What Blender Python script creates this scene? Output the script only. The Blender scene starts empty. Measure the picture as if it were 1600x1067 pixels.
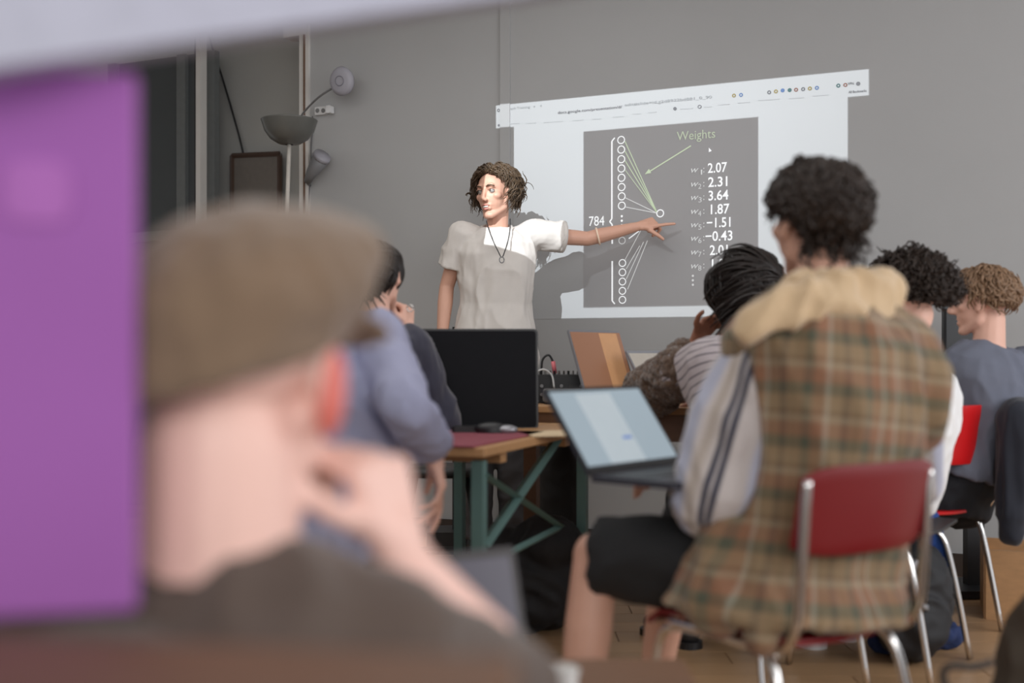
import bpy, math, random
import numpy as np
from mathutils import Vector, Matrix, noise
random.seed(7)
S = bpy.context.scene
COL = S.collection
# ------------------------------------------------------------------ camera
F = 1778.0; HY = 551.0; CH = 1.0           # focal length in px (1600 wide), horizon row, eye height
def P(px, py, Y): return Vector(((px-800)/F*Y, Y, CH-(py-HY)/F*Y))
cd = bpy.data.cameras.new('camera'); cam = bpy.data.objects.new('camera', cd); COL.objects.link(cam)
cam.location = (0, 0, CH); cam.rotation_euler = (math.pi/2, 0, 0)
cd.sensor_width = 36; cd.lens = F*36/1600; cd.shift_y = (HY-533.5)/1600
cd.clip_start = 0.02; cd.clip_end = 60
cd.dof.use_dof = True; cd.dof.focus_distance = 5.5; cd.dof.aperture_fstop = 1.45
S.camera = cam
# ------------------------------------------------------------------ view
S.view_settings.view_transform = 'Standard'; S.view_settings.look = 'None'
S.view_settings.gamma = 1; S.view_settings.use_curve_mapping = False
S.view_settings.exposure = 0.0
# ------------------------------------------------------------------ world + lights
W = bpy.data.worlds.new('world'); S.world = W; W.use_nodes = True
W.node_tree.nodes['Background'].inputs[0].default_value = (0.93, 0.95, 1.0, 1)
W.node_tree.nodes['Background'].inputs[1].default_value = 0.85
def area(name, loc, target, size, energy, color=(1,1,1)):
    l = bpy.data.lights.new(name, 'AREA'); l.shape = 'RECTANGLE'; l.size, l.size_y = size
    l.energy = energy; l.color = color
    o = bpy.data.objects.new(name, l); COL.objects.link(o); o.location = loc
    o.rotation_euler = (Vector(target)-Vector(loc)).to_track_quat('-Z', 'Y').to_euler()
    return o
area('daylight_window', (4.3, 1.2, 2.0), (0.8, 4.2, 1.0), (2.6, 1.9), 78, (0.97, 0.98, 1.0))
area('rear_window', (0.6, -2.6, 2.2), (0.0, 2.5, 0.9), (3.0, 1.6), 60, (1.0, 0.98, 0.95))
area('added_ceiling_fill', (-1.2, 3.6, 3.08), (-1.2, 3.6, 0), (3.4, 3.0), 46, (1.0, 0.99, 0.97))  # added soft fill below the ceiling, lifts the dim alcove side
# wall geometry: back wall is the line Y + TW*X = D0
TW, D0 = 0.448, 6.0
UW = Vector((1, -TW, 0)).normalized()      # along the wall, to the right
NW = Vector((-TW, -1, 0)).normalized()     # out of the wall, into the room
def wallpt(px, py, off=0.0):
    Y = D0/(1+(px-800)/F*TW)
    return P(px, py, Y)+NW*off
W0 = Vector((0, D0, 0))
def wc(px, py):                            # pixel -> wall coordinates (s along wall, z)
    p = wallpt(px, py); return (p-W0).dot(UW), p.z
# projector: a spot lamp whose beam has the stepped outline of the browser window
PJ = Vector((-.67, 3.0, 2.78))
pl = bpy.data.lights.new('projector_lamp', 'SPOT'); pl.energy = 450; pl.spot_size = math.radians(110); pl.spot_blend = 0
pl.shadow_soft_size = 0.004; pl.color = (0.90, 0.96, 1.0)
po = bpy.data.objects.new('projector_lamp', pl); COL.objects.link(po); po.location = PJ
po.matrix_world = Matrix.Translation(PJ) @ Matrix((UW, Vector((0,0,1)), NW)).transposed().to_4x4()
PD = (W0-PJ).dot(-NW); PS = (PJ-W0).dot(UW)
SCR = dict(bar=(775, 165, 1358, 108, 201), page=(802, 1325), bottom=498, slide=(912, 1185, 207, 481))
s_bl, z_bt = wc(775, 165); s_br, z_bt2 = wc(1358, 108); _, z_bb = wc(775, 201)
Z_TOP = (z_bt+z_bt2)/2; Z_BAR = z_bb
s_pl, _ = wc(803, 300); s_pr, _ = wc(1325, 300); _, Z_BOT = wc(985, 496.5)
s_sl, Z_ST = wc(912, 206); s_sr, _ = wc(1185, 300); _, Z_SB = wc(914, 481)
pl.use_nodes = True
nt = pl.node_tree; em = nt.nodes['Emission']
def nd(nt, typ, **k):
    n = nt.nodes.new(typ)
    for a, b in k.items(): setattr(n, a, b)
    return n
def mth(nt, op, a, b=None, c=None):
    n = nd(nt, 'ShaderNodeMath', operation=op)
    for i, v in enumerate((a, b, c)):
        if v is None: continue
        if hasattr(v, 'is_output'): nt.links.new(v, n.inputs[i])
        else: n.inputs[i].default_value = v
    return n.outputs[0]
tc = nd(nt, 'ShaderNodeTexCoord'); sx = nd(nt, 'ShaderNodeSeparateXYZ')
nt.links.new(tc.outputs['Normal'], sx.inputs[0])
zz = mth(nt, 'ABSOLUTE', sx.outputs[2])
uu = mth(nt, 'DIVIDE', sx.outputs[0], zz); vv = mth(nt, 'DIVIDE', sx.outputs[1], zz)
def rect(s0, s1, z0, z1):
    a, b, c, d = (s0-PS)/PD, (s1-PS)/PD, (z0-PJ.z)/PD, (z1-PJ.z)/PD
    f = mth(nt, 'MULTIPLY', mth(nt, 'GREATER_THAN', uu, a), mth(nt, 'LESS_THAN', uu, b))
    g = mth(nt, 'MULTIPLY', mth(nt, 'GREATER_THAN', vv, c), mth(nt, 'LESS_THAN', vv, d))
    return mth(nt, 'MULTIPLY', f, g)
lit = mth(nt, 'MAXIMUM', rect(s_bl, s_br, Z_BAR, Z_TOP), rect(s_pl, s_pr, Z_BOT, Z_BAR+0.01))
dim = mth(nt, 'MULTIPLY', rect(s_sl, s_sr, Z_SB, Z_ST), 0.9)
nt.links.new(mth(nt, 'MULTIPLY', lit, mth(nt, 'SUBTRACT', 1.0, dim)), em.inputs[1])

# ------------------------------------------------------------------ materials
MATS = {}
def mat(name, col=(.5,.5,.5), rough=.6, metal=0, var=.12, vscale=30, bump=0, bscale=200, emit=None, es=1, sheen=0, coat=0, spec=.5, stretch=None):
    if name in MATS: return MATS[name]
    m = bpy.data.materials.new(name); m.use_nodes = True; MATS[name] = m
    n = m.node_tree; b = n.nodes['Principled BSDF']
    b.inputs['Roughness'].default_value = rough; b.inputs['Metallic'].default_value = metal
    b.inputs['Specular IOR Level'].default_value = spec
    if sheen: b.inputs['Sheen Weight'].default_value = sheen
    if coat: b.inputs['Coat Weight'].default_value = coat
    t = nd(n, 'ShaderNodeTexCoord'); src = t.outputs['Object']
    if stretch:
        mp = nd(n, 'ShaderNodeMapping'); mp.inputs['Scale'].default_value = stretch; n.links.new(src, mp.inputs[0]); src = mp.outputs[0]
    nz = nd(n, 'ShaderNodeTexNoise'); nz.inputs['Scale'].default_value = vscale; nz.inputs['Detail'].default_value = 4
    n.links.new(src, nz.inputs['Vector'])
    mx = nd(n, 'ShaderNodeMix', data_type='RGBA')
    mx.inputs[6].default_value = (*[max(0, c*(1-var)) for c in col], 1); mx.inputs[7].default_value = (*[min(1, c*(1+var)) for c in col], 1)
    n.links.new(nz.outputs[0], mx.inputs[0]); n.links.new(mx.outputs[2], b.inputs['Base Color'])
    if bump:
        nb = nd(n, 'ShaderNodeTexNoise'); nb.inputs['Scale'].default_value = bscale; nb.inputs['Detail'].default_value = 3
        n.links.new(src, nb.inputs['Vector'])
        bp = nd(n, 'ShaderNodeBump'); bp.inputs['Strength'].default_value = bump; bp.inputs['Distance'].default_value = .01
        n.links.new(nb.outputs[0], bp.inputs['Height']); n.links.new(bp.outputs[0], b.inputs['Normal'])
    if emit:
        b.inputs['Emission Color'].default_value = (*emit, 1); b.inputs['Emission Strength'].default_value = es
    return m
def ramp(n, fac, stops, interp='LINEAR'):
    r = nd(n, 'ShaderNodeValToRGB'); cr = r.color_ramp; cr.interpolation = interp
    while len(cr.elements) < len(stops): cr.elements.new(.5)
    for e, (p, c) in zip(cr.elements, stops): e.position = p; e.color = (*c, 1)
    n.links.new(fac, r.inputs[0]); return r.outputs[0]
def cloth_uv(name, ustops, vstops, fu, fv, mix=.5, rough=.85, blend='MIX', interp='LINEAR'):
    """woven cloth: stripes along both garment directions, read from the vertex attribute 'pc'"""
    m = bpy.data.materials.new(name); m.use_nodes = True; MATS[name] = m
    n = m.node_tree; b = n.nodes['Principled BSDF']; b.inputs['Roughness'].default_value = rough
    b.inputs['Sheen Weight'].default_value = .2; b.inputs['Specular IOR Level'].default_value = .2
    at = nd(n, 'ShaderNodeAttribute', attribute_name='pc'); sp = nd(n, 'ShaderNodeSeparateXYZ'); n.links.new(at.outputs['Vector'], sp.inputs[0])
    fru = mth(n, 'FRACT', mth(n, 'MULTIPLY', sp.outputs[0], fu)); frv = mth(n, 'FRACT', mth(n, 'MULTIPLY', sp.outputs[1], fv))
    cu = ramp(n, fru, ustops, interp); cv = ramp(n, frv, vstops, interp)
    mx = nd(n, 'ShaderNodeMix', data_type='RGBA', blend_type=blend); mx.inputs[0].default_value = mix
    n.links.new(cu, mx.inputs[6]); n.links.new(cv, mx.inputs[7]); n.links.new(mx.outputs[2], b.inputs['Base Color'])
    nb = nd(n, 'ShaderNodeTexNoise'); nb.inputs['Scale'].default_value = 400
    t = nd(n, 'ShaderNodeTexCoord'); n.links.new(t.outputs['Object'], nb.inputs['Vector'])
    bp = nd(n, 'ShaderNodeBump'); bp.inputs['Strength'].default_value = .15; bp.inputs['Distance'].default_value = .01
    n.links.new(nb.outputs[0], bp.inputs['Height']); n.links.new(bp.outputs[0], b.inputs['Normal'])
    return m
def sr(r, g, b):                            # sRGB 0-255 -> linear
    return tuple(((c/255+.055)/1.055)**2.4 if c > 10 else c/255/12.92 for c in (r, g, b))

# ------------------------------------------------------------------ mesh helpers
def frame(fwd, up=Vector((0,0,1))):
    f = Vector(fwd).normalized(); r = f.cross(Vector(up)).normalized(); u = r.cross(f)
    return Matrix((r, f, u)).transposed()   # columns right, forward, up
class MB:
    def __init__(s): s.v = []; s.f = []
    def add(s, vs, fs):
        o = len(s.v); s.v += [tuple(v) for v in vs]; s.f += [tuple(i+o for i in f) for f in fs]; return s
    def box(s, c, size, R=None):
        c = Vector(c); h = Vector(size)/2
        vs = []
        for z in (-1, 1):
            for y in (-1, 1):
                for x in (-1, 1):
                    p = Vector((x*h.x, y*h.y, z*h.z)); vs.append(c+(R @ p if R else p))
        return s.add(vs, [(0,2,3,1),(4,5,7,6),(0,1,5,4),(2,6,7,3),(0,4,6,2),(1,3,7,5)])
    def rbox(s, c, size, r=.01, R=None, n=3):
        """box with rounded vertical edges (local z)"""
        c = Vector(c); hx, hy, hz = Vector(size)/2; pts = []
        for cx, cy, a0 in ((1,1,0),(-1,1,90),(-1,-1,180),(1,-1,270)):
            for i in range(n+1):
                a = math.radians(a0+90*i/n); pts.append((cx*(hx-r)+r*math.cos(a), cy*(hy-r)+r*math.sin(a)))
        vs = []
        for z in (-hz, hz):
            for x, y in pts:
                p = Vector((x, y, z)); vs.append(c+(R @ p if R else p))
        m = len(pts)
        fs = [tuple(reversed(range(m))), tuple(range(m, 2*m))]+[(i, (i+1)%m, m+(i+1)%m, m+i) for i in range(m)]
        return s.add(vs, fs)
    def tube(s, pts, rad, n=8, flat=None, smooth=0):
        pts = [Vector(p) for p in pts]
        if smooth: pts = catmull(pts, smooth)
        m = len(pts)
        if not hasattr(rad, '__len__'): rad = [rad]*m
        elif len(rad) != m: rad = list(np.interp(np.linspace(0,1,m), np.linspace(0,1,len(rad)), rad))
        t0 = (pts[1]-pts[0]).normalized(); ref = Vector((0,0,1)) if abs(t0.z) < .9 else Vector((1,0,0))
        a = t0.cross(ref).normalized(); vs = []
        for i in range(m):
            t = (pts[min(i+1,m-1)]-pts[max(i-1,0)])
            if t.length < 1e-9: t = t0
            t.normalize(); a = (a-t*a.dot(t)).normalized(); b = t.cross(a)
            for k in range(n):
                an = 2*math.pi*k/n; vs.append(pts[i]+(a*math.cos(an)+b*math.sin(an)*(flat or 1))*rad[i])
        fs = [(i*n+k, i*n+(k+1)%n, (i+1)*n+(k+1)%n, (i+1)*n+k) for i in range(m-1) for k in range(n)]
        fs += [tuple(reversed(range(n))), tuple(range((m-1)*n, m*n))]
        return s.add(vs, fs)
    def ell(s, c, r, R=None, nu=16, nv=10):
        c = Vector(c); r = (r,r,r) if not hasattr(r, '__len__') else r
        vs = []
        for j in range(1, nv):
            th = math.pi*j/nv
            for i in range(nu):
                ph = 2*math.pi*i/nu
                p = Vector((r[0]*math.sin(th)*math.cos(ph), r[1]*math.sin(th)*math.sin(ph), r[2]*math.cos(th)))
                vs.append(c+(R @ p if R else p))
        top = Vector((0,0,r[2])); vs += [c+(R @ top if R else top), c-(R @ top if R else top)]
        T = len(vs)-2; fs = []
        for j in range(nv-2):
            for i in range(nu): fs.append((j*nu+i, (j+1)*nu+i, (j+1)*nu+(i+1)%nu, j*nu+(i+1)%nu))
        for i in range(nu): fs.append((T, i, (i+1)%nu)); fs.append((T+1, (nv-2)*nu+(i+1)%nu, (nv-2)*nu+i))
        return s.add(vs, fs)
    def cap(s, p0, p1, r0, r1, n=14):
        p0, p1 = Vector(p0), Vector(p1)
        d = p1-p0
        if d.length < 1e-5: return s.ell(p0, max(r0, r1))
        t = d.normalized(); pts = []; rs = []
        for k in range(4, -1, -1):
            a = math.pi/2*k/4.3; pts.append(p0-t*r0*math.sin(a)); rs.append(r0*math.cos(a))
        for k in range(0, 5):
            a = math.pi/2*k/4.3; pts.append(p1+t*r1*math.sin(a)); rs.append(r1*math.cos(a))
        return s.tube(pts, rs, n)
    def loft(s, secs, n=28, e=2.3):
        """secs: (centre, half-width, half-depth, right, fwd) rings, capped"""
        vs = []
        for c, a, b, r, f in secs:
            for k in range(n):
                t = 2*math.pi*k/n; co, si = math.cos(t), math.sin(t)
                vs.append(Vector(c)+Vector(r)*(a*math.copysign(abs(co)**(2/e), co))+Vector(f)*(b*math.copysign(abs(si)**(2/e), si)))
        m = len(secs)
        fs = [(i*n+k, i*n+(k+1)%n, (i+1)*n+(k+1)%n, (i+1)*n+k) for i in range(m-1) for k in range(n)]
        fs += [tuple(reversed(range(n))), tuple(range((m-1)*n, m*n))]
        return s.add(vs, fs)
    def grid(s, fn, nu, nv, thick=0):
        """surface fn(u,v)->(point, normal); thickness gives a closed shell"""
        top = [fn(i/nu, j/nv) for j in range(nv+1) for i in range(nu+1)]
        w = nu+1; vs = [p for p, _ in top]
        fs = [(j*w+i, j*w+i+1, (j+1)*w+i+1, (j+1)*w+i) for j in range(nv) for i in range(nu)]
        if thick:
            o = len(vs); vs += [p-nn*thick for p, nn in top]
            fs += [tuple(reversed([x+o for x in f])) for f in fs]
            ring = [i for i in range(nu+1)]+[j*w+nu for j in range(1, nv+1)]+[nv*w+i for i in range(nu-1, -1, -1)]+[j*w for j in range(nv-1, 0, -1)]
            for a, b in zip(ring, ring[1:]+ring[:1]): fs.append((b, a, a+o, b+o))
        return s.add(vs, fs)
    def mesh(s, name):
        me = bpy.data.meshes.new(name); me.from_pydata(s.v, [], s.f); me.update(); return me
    def build(s, name, m, parent=None, smooth=False, **k):
        return link(name, s.mesh(name), m, parent, smooth, **k)
def catmull(p, n):
    q = [p[0]*2-p[1]]+list(p)+[p[-1]*2-p[-2]]; out = []
    for i in range(1, len(q)-2):
        for k in range(n):
            t = k/n; a, b, c, d = q[i-1], q[i], q[i+1], q[i+2]
            out.append(.5*((2*b)+(c-a)*t+(2*a-5*b+4*c-d)*t*t+(3*b-a-3*c+d)*t**3))
    return out+[p[-1]]
def link(name, me, m, parent=None, smooth=False, label=None, cat=None, group=None, kind=None):
    o = bpy.data.objects.new(name, me); COL.objects.link(o)
    if m:
        for x in (m if isinstance(m, (list, tuple)) else [m]): me.materials.append(x)
    if smooth: me.polygons.foreach_set('use_smooth', [True]*len(me.polygons))
    if parent:
        o.parent = parent; o.matrix_parent_inverse = world(parent).inverted()
    tag(o, label, cat, group, kind); return o
def world(o):
    mtx = o.matrix_basis.copy()
    return (world(o.parent) @ o.matrix_parent_inverse @ mtx) if o.parent else mtx
def tag(o, label=None, cat=None, group=None, kind=None):
    if label: o['label'] = label
    if cat: o['category'] = cat
    if group: o['group'] = group
    if kind: o['kind'] = kind
    return o
def empty(name, loc, label=None, cat=None, group=None, rz=0, kind=None):
    o = bpy.data.objects.new(name, None); COL.objects.link(o); o.location = loc; o.rotation_euler.z = rz
    o.empty_display_size = .05
    return tag(o, label, cat, group, kind)
def bevel(o, w=.004, seg=2):
    b = o.modifiers.new('bevel', 'BEVEL'); b.width = w; b.segments = seg; b.limit_method = 'ANGLE'; return o
def remesh(mb, voxel, it=3, name='m'):
    o = bpy.data.objects.new('tmp', mb.mesh(name)); COL.objects.link(o)
    r = o.modifiers.new('r', 'REMESH'); r.mode = 'VOXEL'; r.voxel_size = voxel; r.use_smooth_shade = True
    if it:
        s = o.modifiers.new('s', 'SMOOTH'); s.factor = .5; s.iterations = it
    dg = bpy.context.evaluated_depsgraph_get()
    me = bpy.data.meshes.new_from_object(o.evaluated_get(dg)); me.name = name
    old = o.data; bpy.data.objects.remove(o); bpy.data.meshes.remove(old)
    return me
def getv(me):
    a = np.empty(len(me.vertices)*3); me.vertices.foreach_get('co', a); return a.reshape(-1, 3)
def getn(me):
    a = np.empty(len(me.vertices)*3); me.vertex_normals.foreach_get('vector', a); return a.reshape(-1, 3)
def setv(me, a): me.vertices.foreach_set('co', a.ravel()); me.update()
def wrinkle(me, amp=.006, f=9, sq=(1,1,1), seed=0):
    """cloth folds: ridged noise pushed along the normals"""
    co = getv(me); n = getn(me); d = np.empty(len(co))
    for i, c in enumerate(co):
        q = Vector((c[0]*sq[0]*f*1.35+seed, c[1]*sq[1]*f*1.35, c[2]*sq[2]*f*1.35))
        w = noise.noise_vector(q*.5)
        d[i] = 1.25*(.5-2*abs(noise.noise(q+w*.9)))+.5*(.3-abs(noise.noise(q*2.1+w)))
    setv(me, co+n*(d*amp)[:, None]); return me
def setpc(me, fn):
    co = getv(me); a = me.attributes.new('pc', 'FLOAT_VECTOR', 'POINT')
    a.data.foreach_set('vector', np.array([fn(Vector(c)) for c in co]).ravel()); return me
def cyl_pc(org, axis, ref, rad=.2):
    """wrap coordinates round an axis: (arc, along)"""
    ax = Vector(axis).normalized(); r = (Vector(ref)-ax*Vector(ref).dot(ax)).normalized(); b = ax.cross(r); org = Vector(org)
    def fn(c):
        d = c-org; return (math.atan2(d.dot(b), d.dot(r))*rad, d.dot(ax), 0)
    return fn
# ------------------------------------------------------------------ people
SKIN = mat('skin_light', sr(226,178,158), .5, var=.06, vscale=14, bump=.05, bscale=300)
SKIN_P = mat('skin_pink', sr(240,196,182), .5, var=.07, vscale=10)
SKIN_T = mat('skin_tan', sr(208,160,138), .5, var=.06, vscale=14)
SKIN_D = mat('skin_brown', sr(150,100,78), .5, var=.06, vscale=14)
LIP = mat('lip', sr(190,120,110), .45); EYEW = mat('eye_white', (.34,.32,.3), .4); IRIS = mat('iris', sr(70,62,50), .2)
TEETH = mat('teeth', (.8,.77,.7), .3)
TS = [(-.12,.145,.1),(0,.166,.112),(.2,.152,.106),(.4,.142,.1),(.6,.158,.112),(.78,.172,.114),(.88,.168,.1),(.95,.115,.078),(1.0,.066,.062)]
def axes(J):
    up = (J['neck']-J['pelvis']).normalized(); f = Vector(J['fwd']).normalized(); r = f.cross(up).normalized(); f = up.cross(r)
    return r, f, up
def spine(J, t):
    r, f, up = axes(J); p = J['pelvis'].lerp(J['neck'], t)
    return p+f*(J.get('bend', 0)*math.sin(math.pi*min(max(t,0),1)))
def head_prims(mb, c, R, k=1):
    T = lambda *p: c+R @ (Vector(p)*k)
    E = lambda p, r: mb.ell(T(*p), [x*k for x in r], R, 20, 14)
    C = lambda p, q, a, b: mb.cap(T(*p), T(*q), a*k, b*k)
    E((0,-.012,.035), (.075,.096,.08)); E((0,.028,-.015), (.061,.06,.085))
    for s in (-1, 1):
        C((.054*s,-.002,-.03), (.05*s,.005,-.062), .017, .016); C((.05*s,.005,-.062), (.012*s,.062,-.098), .017, .017)
        E((.043*s,.05,-.012), (.022,.026,.02)); E((.011*s,.099,-.03), (.0085,.01,.008))
        E((.079*s,-.008,0), (.009,.02,.033)); E((.079*s,-.0,-.02), (.008,.012,.016))
    C((-.034,.077,.034), (.034,.077,.034), .012, .012)
    C((0,.086,.022), (0,.108,-.022), .008, .0125)
    E((0,.068,-.098), (.021,.016,.016)); C((-.017,.077,-.053), (.017,.077,-.053), .009, .009); C((-.014,.077,-.068), (.014,.077,-.068), .0095, .0095)
def face_dents(me, c, R, k=1):
    co = getv(me); loc = (co-np.array(c)) @ np.array(R)/k       # R columns are axes
    y = loc[:,1] > .03; off = np.zeros_like(loc)
    for s in (-1, 1):
        d2 = ((loc[:,0]-.032*s)/.017)**2+((loc[:,2]-.012)/.011)**2
        off[:,1] -= np.where(y, .009*np.exp(-d2), 0)
    d2 = (loc[:,0]/.022)**2+((loc[:,2]+.061)/.0035)**2
    off[:,1] -= np.where(y, .006*np.exp(-d2), 0)
    setv(me, co+(off*k) @ np.array(R).T)
def hand_prims(mb, w, d, n, side, curls=(20,20,20,20), thumb=(25,.5), k=1.0, spread=1.0):
    d = Vector(d).normalized(); n = Vector(n); n = (n-d*n.dot(d)).normalized()
    t = d.cross(n)*(1 if side == 'R' else -1); w = Vector(w)
    L = [(.044,.027,.022),(.049,.031,.024),(.045,.029,.023),(.035,.021,.02)]
    off = [.029,.0098,-.0095,-.027]
    mb.cap(w-d*.01*k, w+d*.03*k, .024*k, .022*k)
    for i in range(4):
        kn = w+(d*(.088-.004*abs(i-1))+t*off[i])*k
        mb.cap(w+(d*.015+t*off[i]*.55)*k, kn, .015*k, .0115*k)
        p = kn; a = 0; rr = .0095 if i < 3 else .0082
        base = (d+t*off[i]*2.2*spread).normalized()
        for j in range(3):
            a += math.radians(curls[i]*(1 if j < 2 else .7))
            q = p+(base*math.cos(a)+n*math.sin(a))*L[i][j]*k
            mb.cap(p, q, (rr-.0007*j)*k, (rr-.0007*(j+1))*k, 10); p = q
    mb.cap(w+(d*.02+t*.012)*k, w+(d*.045+t*.03)*k, .018*k, .014*k)
    p = w+(d*.04+t*.028+n*.006)*k; a, m = math.radians(thumb[0]), thumb[1]
    for j, l in enumerate((.036,.032,.026)):
        ang = math.radians(55)-a*j
        q = p+((d*math.cos(ang)+t*math.sin(ang))*(1-m*.4*j)+n*m*(.35+.25*j)).normalized()*l*k
        mb.cap(p, q, (.0125-.0012*j)*k, (.0115-.0015*j)*k, 10); p = q
def body_mesh(J, voxel=.006, fat=1.0):
    mb = MB(); r, f, up = axes(J)
    mb.loft([(spine(J, t), a*.94*fat, b*.94*fat, r, f) for t, a, b in TS])
    hc, hR, hk = J['head'], frame(J['hfwd'], J.get('hup', (0,0,1))), J.get('hk', 1)
    head_prims(mb, hc, hR, hk)
    sk = hc+hR @ Vector((0,-.028,-.055))*hk
    mb.cap(J['neck']-up*.03, sk, .06*fat, .054*fat)
    for s, A in J['arms'].items():
        sh, el, wr = A['sh'], A['el'], A['wr']
        mb.cap(spine(J, .88)+r*(.08 if s == 'R' else -.08), sh, .062, .056)
        mb.cap(sh, el, .049*fat, .039*fat); mb.cap(el, el.lerp(wr, .3), .039*fat, .041*fat); mb.cap(el.lerp(wr, .3), wr, .041*fat, .027*fat)
        if A.get('hd'):
            hand_prims(mb, wr+Vector(A['hd']).normalized()*.015, A['hd'], A['hn'], s, A.get('curl', (25,)*4), A.get('thumb', (25,.5)), A.get('k', 1))
    for s, L in J.get('legs', {}).items():
        hp, kn, an = L['hip'], L['knee'], L['ankle']
        mb.cap(hp, kn, .082*fat, .053*fat); mb.cap(kn, kn.lerp(an, .35), .052, .054*fat); mb.cap(kn.lerp(an, .35), an, .054*fat, .036)
        td = Vector(L.get('toe', J['fwd'])); td.z = 0; td.normalize()
        mb.cap(an-Vector((0,0,.045))-td*.03, an-Vector((0,0,.058))+td*.12, .032, .024)
    me = remesh(mb, voxel, 3, 'body'); face_dents(me, hc, hR, hk); return me
def eyes(J, root, look=None, skin=None):
    c, R, k = J['head'], frame(J['hfwd'], J.get('hup', (0,0,1))), J.get('hk', 1)
    T = lambda *p: c+R @ (Vector(p)*k)
    for s in (-1, 1):
        e = MB().ell(T(.0315*s,.072,.0115), .0125*k).build('eye', EYEW, root, True)
        lk = R @ Vector((.1,1,0)).normalized() if look is None else look
        ce = T(.0315*s,.072,.0115)
        MB().ell(ce+lk*.0095*k, .0052*k).build('iris', IRIS, e, True)
        MB().tube([T(.017*s,.087,.0185), T(.032*s,.0885,.0225), T(.047*s,.079,.017)], [.002,.003,.002], 6, smooth=4).build('eyelid', skin or SKIN, e, True)
def brows(J, root, m):
    c, R, k = J['head'], frame(J['hfwd'], J.get('hup', (0,0,1))), J.get('hk', 1)
    T = lambda *p: c+R @ (Vector(p)*k)
    for s in (-1, 1): MB().tube([T(.014*s,.091,.031), T(.03*s,.0915,.036), T(.05*s,.076,.031)], [.003,.004,.002], 6, smooth=4).build('eyebrow', m, root, True)
def torso_prims(mb, J, inf=.016, t0=-.1, t1=1.0, flare=0, ts=TS, top=1.0):
    r, f, up = axes(J); secs = []
    tt = sorted(set([t0]+[t for t, _, _ in ts if t0 < t < t1]+[t1]))
    for t in tt:
        a = np.interp(t, [x[0] for x in ts], [x[1] for x in ts]); b = np.interp(t, [x[0] for x in ts], [x[2] for x in ts])
        fl = flare*max(0, .5-t)
        secs.append((spine(J, t), a+inf+fl, b+inf+fl, r, f))
    mb.loft(secs)
def sleeve_prims(mb, A, J, s, upto=.6, r0=.075, r1=.07, gap=.012):
    r, f, up = axes(J); sh, el, wr = A['sh'], A['el'], A['wr']
    mb.cap(spine(J, .86)+r*(.07 if s == 'R' else -.07), sh, .085, r0)
    if upto <= 1: mb.tube([sh, sh.lerp(el, upto*.5), sh.lerp(el, upto)], [r0, (r0+r1)/2, r1], 18)
    else:
        rm = (r0+r1)/2
        mb.cap(sh, el, r0, rm); mb.tube([el, el.lerp(wr, (upto-1)*.5), el.lerp(wr, upto-1)], [rm, rm*.97, r1], 18)
def trouser_prims(mb, J, upto=1.9, r0=.1, r1=.075, r2=.06):
    mb.loft([(spine(J, t), a, b, *axes(J)[:2]) for t, a, b in ((-.14,.165,.125),(0,.185,.132),(.14,.172,.122))])
    for s, L in J['legs'].items():
        hp, kn, an = L['hip'], L['knee'], L['ankle']
        if upto <= 1: mb.cap(hp, hp.lerp(kn, upto*.6), r0, (r0+r1)/2); mb.tube([hp.lerp(kn, upto*.6), hp.lerp(kn, upto)], [(r0+r1)/2, r1], 18)
        else: mb.cap(hp, kn, r0, r1); mb.tube([kn, kn.lerp(an, upto-1)], [r1*.98, r2], 18)
def shoe(an, td, m, sole, parent, n=1):
    td = Vector(td); td.z = 0; td.normalize(); R = frame(td); b = Vector((an.x, an.y, 0))
    mb = MB().cap(an+Vector((0,0,.0)), b+Vector((0,0,.06)), .05, .045).cap(b+td*-.04+Vector((0,0,.052)), b+td*.16+Vector((0,0,.045)), .042, .036)
    o = link('shoe', remesh(mb, .007, 2), m, parent, True)
    MB().rbox(b+td*.06+Vector((0,0,.012)), (.088,.29,.024), .04, R, 5).build('sole', sole, o)
    return o
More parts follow.
